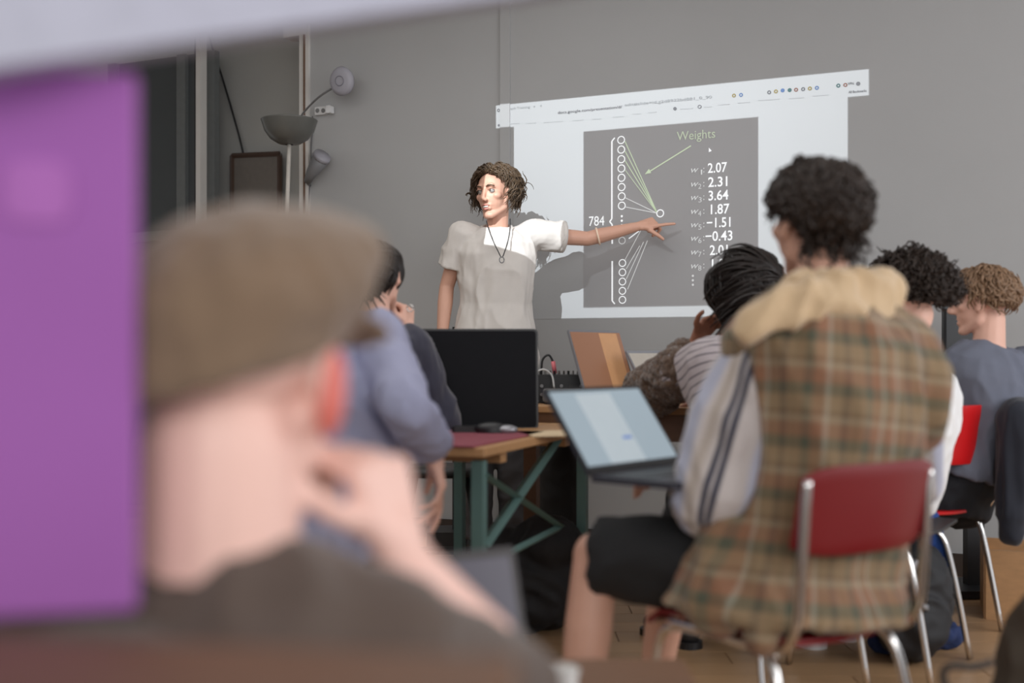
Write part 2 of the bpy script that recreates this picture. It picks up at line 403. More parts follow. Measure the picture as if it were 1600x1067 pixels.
def hair_obj(J, root, m, n=600, length=.1, curl=.012, lift=.6, grav=.5, thick=.0055, seed=1, puff=.006, keep=None, freq=2.2, flow=None, shell=1.05, nseg=9, sides=4, low=-.45, front=.5, hug=.6, lenf=None, jit=.2):
    rnd = random.Random(seed); c, R, k = J['head'], frame(J['hfwd'], J.get('hup', (0,0,1))), J.get('hk', 1)
    CR = Vector((.077,.098,.083)); CC = Vector((0,-.012,.035)); mb = MB(); down = R.transposed() @ Vector((0,0,-1))
    def ok(d):
        if d.y > .25 and d.z < front+.12*abs(d.x): return False
        if d.y > -.12 and d.z < .12: return False
        return d.z > low
    keep = keep or ok
    nu, nv = 40, 28; vs = []; fl = []
    for j in range(nv+1):
        th = math.pi*j/nv
        for i in range(nu):
            ph = 2*math.pi*i/nu; d = Vector((math.sin(th)*math.cos(ph), math.sin(th)*math.sin(ph), math.cos(th)))
            q = CC+Vector((d.x*CR.x, d.y*CR.y, d.z*CR.z))*(shell+.02*rnd.random()); vs.append(c+R @ (q*k)); fl.append(keep(d))
    mb.add(vs, [q for q in ((j*nu+i, (j+1)*nu+i, (j+1)*nu+(i+1)%nu, j*nu+(i+1)%nu) for j in range(nv) for i in range(nu)) if all(fl[x] for x in q)])
    got = 0
    while got < n:
        d = Vector((rnd.gauss(0,1), rnd.gauss(0,1), rnd.gauss(0,1))).normalized()
        if not keep(d): continue
        got += 1
        p = CC+Vector((d.x*CR.x, d.y*CR.y, d.z*CR.z))
        fd = flow(d) if flow else Vector((d.x, d.y*1.0-.25, .1))
        v = (d*lift+Vector(fd)*.9+Vector((rnd.gauss(0,jit), rnd.gauss(0,jit), rnd.gauss(0,jit)))).normalized()
        Ln = length*rnd.uniform(.6, 1.25)*(lenf(d) if lenf else 1); st = Ln/nseg; pts = []; ph = rnd.uniform(0, 6.28); fr = freq*rnd.uniform(.7, 1.3)
        pf = puff*rnd.uniform(.3, 1.6)
        for i in range(nseg+1):
            a = v.orthogonal().normalized(); b = v.cross(a); cu = curl*min(1, i/3)
            pts.append(c+R @ ((p+(a*math.cos(ph+fr*i)+b*math.sin(ph+fr*i))*cu)*k))
            p = p+v*st; v = (v+down*grav*2.2/nseg).normalized()
            e = p-CC; rr = Vector((e.x/(CR.x+pf), e.y/(CR.y+pf), e.z/(CR.z+pf)))
            if e.z > -.07:
                nl = Vector((e.x/CR.x**2, e.y/CR.y**2, e.z/CR.z**2)).normalized()
                if rr.length < 1: p = CC+e/rr.length
                if rr.length < 1.4 and v.dot(nl) > 0: v = (v-nl*v.dot(nl)*hug).normalized()
        tk = thick*rnd.uniform(.7, 1.3)*k
        mb.tube(pts, [tk*.6, tk, tk, tk*.8, tk*.25], sides)
    return mb.build('hair', m, root, True)
def hairmat(name, c0, c1):
    m = mat(name, c0, .42, var=.0, vscale=60, spec=.4); n = m.node_tree
    mx = [x for x in n.nodes if x.type == 'MIX'][0]; mx.inputs[6].default_value = (*c0, 1); mx.inputs[7].default_value = (*c1, 1)
    return m
H_BROWN = hairmat('hair_brown', sr(40,30,22), sr(104,84,64)); H_DARK = hairmat('hair_dark', sr(22,17,14), sr(58,42,32))
H_BLACK = hairmat('hair_black', sr(16,13,12), sr(44,34,30)); H_LIGHT = hairmat('hair_light_brown', sr(70,52,38), sr(168,134,104))
H_SAND = hairmat('hair_sandy', sr(110,84,58), sr(150,118,86))
def person(base, label): return empty('person', (base.x, base.y, 0), label, 'person', 'people in the workshop room')
# ------------------------------------------------------------------ the room
M_WALL = mat('wall_paint_grey', (.395,.395,.395), .85, var=.04, vscale=3, bump=.03, bscale=120)
M_CEIL = mat('ceiling_paint', (.7,.7,.7), .9, var=.03)
M_TRIM = mat('trim_paint_white', (.62,.6,.57), .6, var=.08, vscale=8)
M_DARK = mat('dark_frame', sr(48,46,46), .5); M_BLACK = mat('black_plastic', (.012,.012,.014), .42, var=.2)
M_CHROME = mat('chrome', (.72,.7,.68), .16, 1, var=.05); M_RED = mat('red_lacquer', sr(114,8,14), .45, var=.06, vscale=10)
M_REDB = mat('bright_red_lacquer', sr(196,22,26), .35, var=.06, vscale=10)
M_WOOD = mat('pine_board', sr(176,134,92), .5, var=.2, vscale=6, stretch=(1,9,9)); M_WOODD = mat('dark_pine', sr(104,70,46), .5, var=.25, vscale=6, stretch=(1,9,9))
M_TEAL = mat('teal_steel', sr(92,122,118), .45, var=.1, vscale=20); M_SILV = mat('silver_shell', sr(150,150,155), .35, .6, var=.05)
M_STEEL = mat('grey_metal', sr(130,130,132), .4, .5)
def wall_slab(name, s0, s1, z0, z1, m, th=.12, off=0, **k):
    R = Matrix((UW, -NW, Vector((0,0,1)))).transposed()
    c = W0+UW*((s0+s1)/2)+NW*(off-th/2)+Vector((0,0,(z0+z1)/2))
    return MB().box(c, (s1-s0, th, z1-z0), R).build(name, m, **k)
S_JAMB = wc(482, 300)[0]; S_REC = wc(296, 300)[0]
wall_slab('wall_back', S_JAMB, 3.3, 0, 3.1, M_WALL, kind='structure')
M_WALLD = mat('alcove_wall_paint', (.44,.44,.42), .85, var=.05, vscale=4)
wall_slab('wall_alcove', S_REC-4.4, S_JAMB+.2, 0, 3.1, M_WALLD, off=-.55, kind='structure')
R_W = Matrix((UW, -NW, Vector((0,0,1)))).transposed()
# side of the alcove and its lintel
MB().box(W0+UW*(S_JAMB+.06)+NW*(-.33)+Vector((0,0,1.55)), (.12,.43,3.1), R_W).build('wall_reveal', M_WALL, kind='structure')
t1 = empty('trim_1', W0+UW*S_JAMB, 'white painted door casing at the alcove edge', None, kind='structure')
wall_slab('casing_post', S_JAMB-.05, S_JAMB+.012, 0, 2.82, M_TRIM, .10, .02, parent=t1)
wall_slab('casing_bead', S_JAMB-.018, S_JAMB-.008, 0, 2.82, mat('brown_gap', sr(110,86,70), .7), .02, .028, parent=t1)
wall_slab('casing_head', S_JAMB-.16, S_JAMB+.012, 2.82, 2.88, M_TRIM, .10, .02, parent=t1)
t2 = empty('trim_2', W0+UW*S_REC, 'white upright post left of the alcove', None, kind='structure')
wall_slab('post_face', S_REC-.035, S_REC, 0, 3.0, M_TRIM, .06, -.1, parent=t2)
wall_slab('post_edge', S_REC-.05, S_REC-.036, 0, 3.0, M_DARK, .06, -.105, parent=t2)
d1 = empty('door_1', W0+UW*(S_REC-.5)+NW*-.2, 'dark glazed door with grey frame behind the capped person', None, kind='structure')
M_GLASSD = mat('dark_glass', sr(78,82,84), .35, var=.1, vscale=3)
wall_slab('door_pane', S_REC-.9, S_REC-.06, 0, 2.9, M_GLASSD, .02, -.3, parent=d1)
for a in (-.9, -.33, -.1): wall_slab('door_stile', S_REC+a, S_REC+a+.07, 0, 2.9, mat('grey_stile', sr(112,116,116), .5), .05, -.27, parent=d1)
wall_slab('door_rail', S_REC-.9, S_REC-.06, 1.72, 1.78, MATS['grey_stile'], .05, -.268, parent=d1)
MB().box((-4.1, 3.2, 1.55), (.12, 9, 3.1)).build('wall_left', M_WALLD, kind='structure')
MB().box((0, 3.0, 3.16), (9, 9.5, .12)).build('ceiling', M_CEIL, kind='structure')
# wall panel joint
s_j = wc(790, 100)[0]
wall_slab('trim_3', s_j-.028, s_j+.028, 0, 3.1, M_WALL, .012, .011, label='flat grey cover strip on the back wall', kind='structure')
wall_slab('baseboard_back', S_JAMB+.013, 3.3, 0, .1, mat('baseboard_dark', sr(58,48,42), .6), .02, .0195, kind='structure')
# floor: laid planks
M_FLOOR = mat('floor_bed', sr(96,72,52), .7)
MB().box((0, 3.0, -.03), (9, 9.5, .04)).build('floor', M_FLOOR, kind='structure'); fl = bpy.data.objects['floor']
mp = mat('floor_plank', sr(176,140,104), .38, var=.14, vscale=5, stretch=(.6,9,1))
n = mp.node_tree; oi = nd(n, 'ShaderNodeObjectInfo'); bs = n.nodes['Principled BSDF']
src = bs.inputs['Base Color'].links[0].from_socket
hs = nd(n, 'ShaderNodeHueSaturation'); n.links.new(src, hs.inputs['Color'])
n.links.new(mth(n, 'MULTIPLY_ADD', oi.outputs['Random'], .35, .82), hs.inputs['Value']); n.links.new(hs.outputs[0], bs.inputs['Base Color'])
pm = MB().box((0,0,0), (1.196,.137,.01)).mesh('plank'); pm.materials.append(mp)
for j in range(40):
    y = 1.35+j*.14
    for i in range(7):
        x = -3.6+i*1.2+(j*.43 % 1.2)
        if abs(x) > .62*y+1.3: continue
        o = bpy.data.objects.new('plank', pm); COL.objects.link(o); o.parent = fl; o.location = (x, y, -.005)
# ------------------------------------------------------------------ projected browser window
scr = empty('projected_slide', W0+UW*((s_pl+s_pr)/2)+Vector((0,0,Z_BOT)), 'bright projected browser window with a grey neural network slide on the back wall', 'projection')
M_PAGE = mat('projected_page_tone', (.42,.425,.43), .85, var=.02, vscale=3); M_SL = mat('projected_slide_tone', (.37,.365,.37), .85, var=.02, vscale=3)  # projected light in the sheet colour: page lighter, slide darker than the wall
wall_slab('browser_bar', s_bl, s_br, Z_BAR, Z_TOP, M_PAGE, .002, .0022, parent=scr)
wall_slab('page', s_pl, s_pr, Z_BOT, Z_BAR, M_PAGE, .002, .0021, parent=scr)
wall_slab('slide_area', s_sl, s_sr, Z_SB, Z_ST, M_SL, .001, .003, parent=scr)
M_TXT = mat('projected_white', (.6,.6,.6), .8, var=0, emit=(.9,.93,.95), es=.62)
M_TXTG = mat('projected_pale', (.5,.5,.5), .8, var=0, emit=(.62,.64,.64), es=.45)
M_GREEN = mat('projected_green', (.4,.45,.35), .8, var=0, emit=(.62,.75,.5), es=.42)
M_GREENP = mat('projected_pale_green', (.4,.45,.35), .8, var=0, emit=(.55,.62,.48), es=.36)
M_INK = mat('projected_ink', (.1,.1,.11), .8, var=0); M_INKL = mat('projected_ink_light', (.3,.31,.32), .8, var=0)
def wpos(s, z, off=.006): return W0+UW*s+Vector((0,0,z))+NW*off
TM = Matrix((UW, Vector((0,0,1)), NW)).transposed()
def wtext(txt, px, py, hpx, m, name='text', shear=0, ax='LEFT', sub=False, bold=0, wfit=None):
    c = bpy.data.curves.new('t', 'FONT'); c.body = txt; c.size = 1; c.shear = shear; c.align_x = ax; c.align_y = 'CENTER'; c.resolution_u = 3; c.offset = bold
    o = bpy.data.objects.new('t', c); COL.objects.link(o)
    dg = bpy.context.evaluated_depsgraph_get(); me = bpy.data.meshes.new_from_object(o.evaluated_get(dg))
    bpy.data.objects.remove(o); bpy.data.curves.remove(c)
    s, z = wc(px, py); k = hpx/F*(D0/(1+(px-800)/F*TW))/.7
    co = getv(me); wx = co[:,0].max()-co[:,0].min() if len(co) else 1
    kx = k
    if wfit: kx = (wc(px+wfit, py)[0]-s)/wx
    p0 = wpos(s, z); q = np.array(p0)[None]+co[:,:1]*kx*np.array(UW)+co[:,1:2]*k*np.array((0,0,1))
    setv(me, q); me.name = name
    return link(name, me, m, scr)
def wline(x0, y0, x1, y1, w, m, name='line', off=.005):
    s0, z0 = wc(x0, y0); s1, z1 = wc(x1, y1); d = Vector((s1-s0, z1-z0)); L = d.length; d /= L
    X = UW*d.x+Vector((0,0,d.y)); Zv = NW; Yv = Zv.cross(X)
    return MB().box(wpos((s0+s1)/2, (z0+z1)/2, off), (L, w/F*5.8, .001), Matrix((X, Yv, Zv)).transposed()).build(name, m, scr)
def wring(px, py, r, w, m, name='ring', fill=False, off=.0055):
    s, z = wc(px, py); k = 5.75/F; n = 28; vs = []; mb = MB()
    for rr in (r-w/2, r+w/2):
        for i in range(n):
            a = 2*math.pi*i/n; vs.append(wpos(s+rr*k*math.cos(a), z+rr*k*math.sin(a), off))
    mb.add(vs, [(i, n+i, n+(i+1)%n, (i+1)%n) for i in range(n)] if not fill else [tuple(range(n, 2*n))])
    return mb.build(name, m, scr)
yc = [219,234,249,263.5,278,292.5,307,321.5]
for i, y in enumerate(yc): wring(971+i*.15, y, 5.6, 1.5, M_TXT, 'neuron_ring')
for i, y in enumerate([411,425.5,440,454.5,468.5]): wring(973, y, 5.4, 1.4, M_TXT, 'neuron_ring')
wring(972.5, 376, 5.2, 1.2, M_TXTG, 'neuron_ring')
wring(1032, 333.5, 5.4, 1.6, M_TXT, 'neuron_ring')
for y in (338, 345, 352): wring(972, y, 1.0, 1.6, M_TXT, 'dot', True)
for y in (431, 438, 445): wring(1083, y, 1.0, 1.6, M_TXTG, 'dot', True)
cols = [M_GREEN, M_GREEN, M_GREEN, M_GREENP, M_TXTG, M_TXTG, M_TXTG, M_TXTG]
for i, y in enumerate(yc):
    if i in (0,1,2,3,6,7): wline(977, y+2, 1026.5, 331+i*.3, 1.3, cols[i], 'connection')
for i, (x0, y0, x1, y1) in enumerate([(977,406,1004,356),(979,420,1000,384),(979,436,1006,378),(981,452,1012,376)]): wline(x0, y0, x1, y1, 1.1, M_TXTG, 'connection')
wline(983, 373, 999, 361, 1.6, M_TXT, 'connection')
# brace
wline(956.5, 221, 956.5, 342, 2.2, M_TXT, 'brace'); wline(956.5, 221, 961, 215.5, 1.8, M_TXT, 'brace'); wline(956.5, 342, 953, 346.5, 2, M_TXT, 'brace'); wline(953, 346.5, 957, 351, 2, M_TXT, 'brace'); wline(957, 351, 957, 381, 2.2, M_TXT, 'brace')
wline(957, 408, 957, 470, 2.2, M_TXT, 'brace'); wline(957, 470, 961, 475, 1.8, M_TXT, 'brace')
wtext('784', 920, 347, 15, M_TXT, wfit=24)
wtext('Weights', 1058, 214, 14, M_GREENP, wfit=60)
wline(1080, 228, 1014, 269, 1.8, M_GREEN, 'arrow_shaft')
s, z = wc(1008, 272.5)
a = [wc(1008,272.5), wc(1014.5,264), wc(1018,270.5)]
MB().add([wpos(p, q, .006) for p, q in a], [(0,1,2)]).build('arrow_head', M_GREEN, scr)
a = [wc(1108,231), wc(1108,238), wc(1112.5,236)]
MB().add([wpos(p, q, .006) for p, q in a], [(0,1,2)]).build('mouse_pointer', M_TXT, scr)
for i, (v, y, x, w) in enumerate([('2.07',264,1106,30),('2.31',286,1106.5,30),('3.64',307,1106.5,31),('1.87',328.5,1107.5,29),('\u22121.51',349.5,1104,37),('\u22120.43',370.5,1102,42),('2.01',392,1109,28),('1.07',413.5,1109,30)]):
    wtext(v, x, y, 15, M_TXT, wfit=w, bold=.012)
    wtext('w', 1078, y+2, 10, M_TXTG, shear=.3, wfit=12); wtext(str(i+1), 1091, y+6, 8, M_TXTG, wfit=5 if i else 2.2); wtext(':', 1098.5, y+1, 11, M_TXTG)
# browser bar writing and icons
wtext('Network Training', 784, 171.5, 3.6, M_INKL, wfit=44)
wring(779.5, 172.5, 2, 1, M_INK, 'tab_icon'); wtext('\u00d7', 834, 167, 4, M_INKL); wtext('+', 844, 166, 5, M_INKL)
wtext('docs.google.com/presentation/d/', 872, 176.5, 4.2, M_INK, wfit=100)
wtext('edit#slide=id.g2d8932bd881_0_90', 976, 164.5, 4.2, M_INKL, wfit=136)
wtext('VPN', 1325, 131.5, 4, M_INK, wfit=9); wtext('All Bookmarks', 1326, 144.5, 4, M_INK, wfit=28)
ic = [mat('icon_grey', (.14,.14,.15), .8), mat('icon_gold', (.25,.2,.08), .8), mat('icon_blue', (.1,.16,.3), .8), mat('icon_teal', (.06,.12,.12), .8), mat('icon_brown', (.2,.1,.08), .8)]
for i, (x, y) in enumerate([(1202,144.5),(1212.5,143),(1223,141.5),(1234,141),(1244,140.5),(1255,139.5),(1265.5,138.5),(1276.5,137.5),(1310,134),(1321,133),(1341,131),(1147,149.5),(1158,148.5)]):
    wring(x, y, 2.1, 1.6, ic[i % 5], 'toolbar_icon', i in (2,3,10), .004)
wring(1055, 170, 2, 1.2, ic[0], 'bookmark_icon', True); wring(1093.5, 167, 2.4, 1, ic[0], 'bookmark_icon'); wring(780, 196, 1.4, 1, ic[0], 'bookmark_icon', True)
for x0, x1, yy in [(785,812,194.5),(822,838,193),(850,880,191.5),(895,912,188.5),(925,940,186.5),(958,975,183),(988,1002,178.5),(1013,1026,176),(1063,1083,170.5),(1100,1112,167.5),(1122,1140,164),(1153,1172,161),(1185,1218,157),(1233,1256,154),(1270,1295,150)]:
    sl = -(.0975-.03)*(x1-x0); wline(x0, yy, x1, yy+sl, 1.4, mat('projected_faint', (.38,.385,.39), .8, var=0), 'bookmark_text', .004)
# ------------------------------------------------------------------ wall lamp, sockets, cables by the casing
M_LAMP = mat('lamp_grey', sr(158,156,164), .5, var=.04); M_WHITE = mat('white_plastic', (.7,.7,.7), .45, var=.04)
b0 = wallpt(481, 183, .06); hd = wallpt(555, 136, .16)
wl = empty('wall_lamp', b0, 'grey disc lamp on a thin arm beside the door casing', 'lamp')
MB().tube([b0+NW*-.05, b0, b0+(hd-b0)*.5+NW*.02, hd+NW*-.03], .006, 8, smooth=5).build('arm', M_STEEL, wl, True)
Rl = frame((NW+Vector((.0,-.1,-.15))).normalized())
mb = MB(); prof = [(.0,.0),(.05,.002),(.066,-.006),(.074,-.022),(.07,-.04),(.05,-.052),(0,-.055)]
vs = []; nn = 32
for r_, y_ in prof:
    for i in range(nn):
        a = 2*math.pi*i/nn; vs.append(hd+Rl @ Vector((r_*math.cos(a), y_, r_*math.sin(a)*1.08)))
mb.add(vs, [(j*nn+i, j*nn+(i+1)%nn, (j+1)*nn+(i+1)%nn, (j+1)*nn+i) for j in range(len(prof)-1) for i in range(nn)]).build('lamp_disc', M_LAMP, wl, True)
mb = MB(); mb.tube([hd+Rl @ Vector((.026*math.cos(a), .003, .026*math.sin(a))) for a in np.linspace(0, 6.28, 30)], .002, 6).build('button_ring', mat('ring_grey', sr(120,118,128), .5), wl, True)
MB().cap(wallpt(479, 186, .03), wallpt(480, 198, .03), .016, .012).build('bracket', M_WHITE, wl, True)
sk = empty('socket_outlet', wallpt(506, 174), 'white double socket with plug on the wall below the disc lamp', 'socket')
MB().rbox(wallpt(504, 174, .008), (.075,.045,.03), .006, Matrix((UW, Vector((0,0,1)), NW)).transposed()).build('plate', M_WHITE, sk)
for x in (499.5, 508.5): MB().tube([wallpt(x, 174, .023), wallpt(x, 174, .0245)], .013, 16).build('socket_hole', mat('socket_shade', (.2,.2,.2), .6), sk)
MB().rbox(wallpt(520, 173, .03), (.03,.042,.04), .006, Matrix((UW, Vector((0,0,1)), NW)).transposed()).build('plug', M_WHITE, sk)
MB().tube([wallpt(490,182,.012), wallpt(491,200,.012), wallpt(488,225,.012), wallpt(487,270,.012), wallpt(484,320,.012), wallpt(483,420,.012)], .004, 6, smooth=5).build('wall_cable', mat('cable_grey', sr(90,88,90), .6), None, True, label='thin grey cable running down the wall from the socket', cat='cable')
sp = empty('spot_lamp', wallpt(486, 280), 'small grey cone spotlight clamped below the socket', 'lamp')
MB().tube([wallpt(488,286,.05), wallpt(497,274,.07), wallpt(516,250,.09)], [.02,.03,.052], 16).build('cone_shade', mat('cone_grey', sr(120,120,122), .5), sp, True)
MB().tube([wallpt(515,251,.088), wallpt(519,246,.094)], [.053,.05], 16).build('lamp_rim', M_LAMP, sp, True)
MB().tube([wallpt(484,290,.0), wallpt(488,286,.05)], .01, 8).build('clamp', M_STEEL, sp, True)
# floor lamp with bowl shade in the alcove
fb = P(431, 552+1778/6.05, 6.05); fb.z = 0
flp = empty('floor_lamp', fb, 'floor lamp with a dark translucent bowl shade before the alcove', 'lamp')
pt = P(452, 226, 6.05); M_BOWL = mat('bowl_glass', sr(92,92,88), .3, var=.1)
MB().tube([fb+Vector((0,0,.02)), pt], .011, 10).build('pole', mat('pole_white', sr(190,184,176), .4), flp, True)
prof = [(.02,0),(.06,.006),(.1,.03),(.13,.07),(.148,.125),(.15,.13),(.14,.125),(.1,.04),(.02,.01)]
vs = [pt+Vector((r_*math.cos(2*math.pi*i/32), r_*math.sin(2*math.pi*i/32), z_)) for r_, z_ in prof for i in range(32)]
MB().add(vs, [(j*32+i, j*32+(i+1)%32, (j+1)*32+(i+1)%32, (j+1)*32+i) for j in range(len(prof)-1) for i in range(32)]).build('bowl_shade', M_BOWL, flp, True)
MB().tube([fb, fb+Vector((0,0,.025))], [.14,.13], 28).build('base', M_DARK, flp, True)
# cables and board in the alcove
def alc(px, py, off=0): # point on alcove wall
    Y = (D0+.55*math.hypot(1,TW))/(1+(px-800)/F*TW); return P(px, py, Y)+NW*off
MB().tube([alc(334,40,.05), alc(338,72,.05), alc(352,115,.05), alc(370,175,.05), alc(386,235,.05), alc(394,285,.05), alc(396,360,.05)], .007, 6, smooth=6).build('hanging_cable', M_BLACK, None, True, label='black cable hanging in a curve down the alcove wall', cat='cable')
bd = empty('framed_board', alc(412, 700), 'pale board in a brown frame leaning in the alcove', 'board')
MB().box((alc(376,248,.06)+alc(448,540,.06))/2, ((alc(448,248)-alc(376,248)).length, .02, alc(376,248).z-alc(376,540).z), R_W).build('panel', mat('board_pale', sr(118,112,106), .7), bd)
for x in (374, 448): MB().tube([alc(x,246,.075), alc(x,542,.075)], .016, 4).build('frame_upright', mat('frame_brown', sr(84,66,56), .6), bd)
for y in (246, 542): MB().tube([alc(374,y,.075), alc(448,y-3,.075)], .016, 4).build('frame_rail', MATS['frame_brown'], bd)
MB().box(alc(306,295,.02), (.04,.02,.045), R_W).build('fire_sign', mat('sign_red', sr(130,60,56), .6), None, label='small dull red sign on the alcove wall beside the white post', cat='sign')
MB().tube([alc(440,380,.1)+Vector((0,0,.0)), alc(410,383,.1), alc(385,410,.1), alc(381,440,.1), alc(400,456,.1), alc(425,450,.1), alc(440,425,.1)], .006, 6, smooth=6).build('cable_loop', M_BLACK, None, True, label='looped black cable hanging in front of the framed board', cat='cable')
# ------------------------------------------------------------------ chairs
def chair(loc, fwd, label, m=M_RED, tall=0.0, back_on=True):
    f = Vector(fwd).normalized(); rz = math.atan2(-f.x, f.y)
    r = empty('stacking_chair', (0,0,0), label, 'chair', 'red stacking chairs') if back_on else empty('stool', (0,0,0), label, 'stool')
    def seat(u, v):
        x = (u-.5)*.38; y = -.2+v*.4; z = .455-.012*math.cos(math.pi*(u-.5)*1.4)*(1-abs(v-.45))-(.03*((v-.85)/.15)**2 if v > .85 else 0)
        return Vector((x, y, z)), Vector((0,0,1))
    bevel(MB().grid(seat, 10, 10, .012).build('seat', m, r, True), .003)
    def back(u, v):
        x = (u-.5)*.39; y = -.2-.035*(1-(2*u-1)**2)-.03*v; w = abs(2*u-1)**6*.02
        return Vector((x, y, .615+w+v*(.175+tall-2*w))), Vector((0,1,0))
    if back_on: bevel(MB().grid(back, 12, 6, .012).build('backrest', m, r, True), .003)
    for s in (-1, 1):
        if back_on: MB().tube([(.185*s,-.236,.765),(.185*s,-.232,.7),(.186*s,-.222,.56),(.186*s,-.21,.48),(.183*s,-.17,.435),(.18*s,-.08,.432),(.18*s,.17,.432)], .0105, 10, smooth=5).build('back_upright', M_CHROME, r, True)
        MB().tube([(.165*s,-.02,.425),(.172*s,-.1,.424),(.18*s,-.15,.4),(.19*s,-.18,.3),(.205*s,-.235,.004)], .0105, 10, smooth=5).build('leg', M_CHROME, r, True)
        MB().tube([(.165*s,.02,.425),(.172*s,.11,.424),(.18*s,.16,.4),(.188*s,.18,.3),(.2*s,.215,.004)], .0105, 10, smooth=5).build('leg', M_CHROME, r, True)
    MB().tube([(-.18,.17,.432),(.18,.17,.432)], .009, 8).build('cross_bar', M_CHROME, r, True)
    r.location = loc; r.rotation_euler.z = rz
    return r
# ------------------------------------------------------------------ tables
def board_table(name, label, C, e1, L, e2, Wd, z, nb, mtop, mleg):
    e1 = Vector((*e1, 0)).normalized(); e2 = Vector((*e2, 0)).normalized(); C = Vector((*C, 0))
    R = Matrix((e1, e2, Vector((0,0,1)))).transposed(); w = Wd/nb
    r = empty(name, C+e1*L/2+e2*Wd/2, label, 'table')
    for i in range(nb): bevel(MB().box(C+e1*L/2+e2*(w*(i+.5))+Vector((0,0,z-.013)), (L, w-.004, .026), R).build('top_board', mtop, r), .003)
    for a in (.25, L-.25): MB().box(C+e1*a+e2*Wd/2+Vector((0,0,z-.045)), (.05,Wd-.08,.035), R).build('batten', mtop, r)
    return r, C, e1, e2, R
tb, C, e1, e2, R = board_table('trestle_table', 'folding table with pine board top and teal steel cross legs', (-.075,3.1), (.35,.94), 1.12, (-.94,.35), .56, .74, 3, M_WOOD, M_TEAL)
for k, (a, b) in enumerate([(.06,.04),(.06,.52),(1.05,.04),(1.05,.52)]):
    q = C+e1*a+e2*b; MB().box(q+Vector((0,0,.35)), (.034,.034,.70), R).build('leg', M_TEAL, tb)
for b in (.03,):
    A0, A1 = C+e1*.07+e2*b, C+e1*.75+e2*b
    MB().tube([A0+Vector((0,0,.66)), A1+Vector((0,0,.42))], .02, 4, flat=.4).build('cross_brace', M_TEAL, tb)
    MB().tube([A0+Vector((0,0,.46)), A1+Vector((0,0,.72))], .02, 4, flat=.4).build('cross_brace', M_TEAL, tb)
    MB().tube([A0+Vector((0,0,.405)), A1+Vector((0,0,.415))], .012, 4).build('lower_bar', M_TEAL, tb)
cl = MB()
bevel(cl.box(C+e1*.3+e2*.28+Vector((0,0,.743)), (.62,.5,.006), R).build('place_mat', mat('maroon_cloth', sr(132,62,74), .8, var=.12), None, label='dull red mat spread on the near end of the pine table', cat='mat'), .002)
dk, C2, f1, f2, R2 = board_table('presenter_desk', 'dark edged pine desk in front of the pointing presenter', (.0,4.32), (.93,-.30), 1.5, (.30,.93), .62, .80, 4, M_WOOD, M_DARK)
MB().box(C2+f1*.75+f2*.02+Vector((0,0,.725)), (1.44,.02,.1), R2).build('apron', M_WOODD, dk)
for a in (.06, 1.44):
    for b in (.06, .56): MB().box(C2+f1*a+f2*b+Vector((0,0,.388)), (.05,.05,.77), R2).build('leg', M_WOODD, dk)
# ------------------------------------------------------------------ devices
def laptop(label, BL, u, n, wd, hg, lean, base_n, m_shell, m_bez, m_screen, depth=.23, bz=.01, rad=.008, extras=None):
    """BL: lower left corner of the lid as seen, u: along hinge, n: towards the user, lean: tilt back"""
    u = Vector(u).normalized(); n = Vector(n).normalized(); v = (Vector((0,0,1))*math.cos(lean)-n*math.sin(lean)).normalized(); nn = u.cross(v)
    r = empty('laptop', BL+u*wd/2, label, 'laptop'); R = Matrix((u, v, nn)).transposed(); c = BL+u*wd/2+v*hg/2
    MB().rbox(c-nn*.004, (wd,hg,.007), rad, R).build('lid', m_shell, r)
    MB().rbox(c+nn*.0002, (wd-.002,hg-.002,.0016), rad, R).build('bezel', m_bez, r)
    s = MB().box(c+nn*.0014+v*.004, (wd-2*bz,hg-2*bz-.012,.001), R).build('screen', m_screen, r)
    Rb = Matrix((u, n, u.cross(n))).transposed(); cb = BL+u*wd/2+n*(depth/2)-Vector((0,0,.008))
    b = MB().rbox(cb, (wd,depth,.014), .01, Rb).build('base', m_shell, r)
    MB().box(cb+n*-.03+Vector((0,0,.0075)), (wd*.88,depth*.45,.002), Rb).build('keyboard', M_BLACK, b)
    MB().box(cb+n*.065+Vector((0,0,.0075)), (wd*.3,depth*.28,.0012), Rb).build('touchpad', M_STEEL, b)
    if extras: extras(r, s, c, u, v, nn)
    return r
M_SCR = mat('screen_pale', (.1,.12,.14), .25, var=.02, emit=sr(160,176,186), es=.75, vscale=4)
M_SCRB = mat('screen_blue', (.1,.1,.2), .3, emit=sr(90,130,190), es=.8); M_SCRW = mat('screen_white', (.2,.2,.2), .3, emit=sr(178,192,200), es=.75)
def ex_main(r, s, c, u, v, nn):
    Rm = Matrix((u, v, nn)).transposed()
    MB().box(c+nn*.0021-u*.02, (.13,.185,.0004), Rm).build('page_column', M_SCRW, s)
    MB().box(c+nn*.0025-v*.03+u*.02, (.034,.008,.0004), Rm).build('blue_button', M_SCRB, s)
BL = P(921, 742, 2.45); u1 = Vector((.27,.30,0)).normalized(); n1 = Vector((u1.y,-u1.x,0))
laptop('open laptop with pale blue screen on the lap of the person in the plaid vest', BL, u1, n1, .36, .225, .62, None, mat('laptop_dark', sr(46,46,56), .4), M_BLACK, M_SCR, .22, .009, .006, ex_main)
M_ORS = mat('screen_brown', sr(128,92,72), .3, var=.1, vscale=3, emit=sr(150,104,76), es=.42); M_ORS2 = mat('screen_tan', sr(170,128,92), .3, emit=sr(176,130,92), es=.45)
def ex_or(r, s, c, u, v, nn):
    Rm = Matrix((u, v, nn)).transposed()
    MB().box(c+nn*.0021+u*.085+v*.004, (.13,.255,.0004), Rm).build('tan_window', M_ORS2, s)
    MB().box(c+nn*.0024-v*.122, (.32,.014,.0004), Rm).build('task_bar', mat('screen_navy', sr(40,46,74), .4), s)
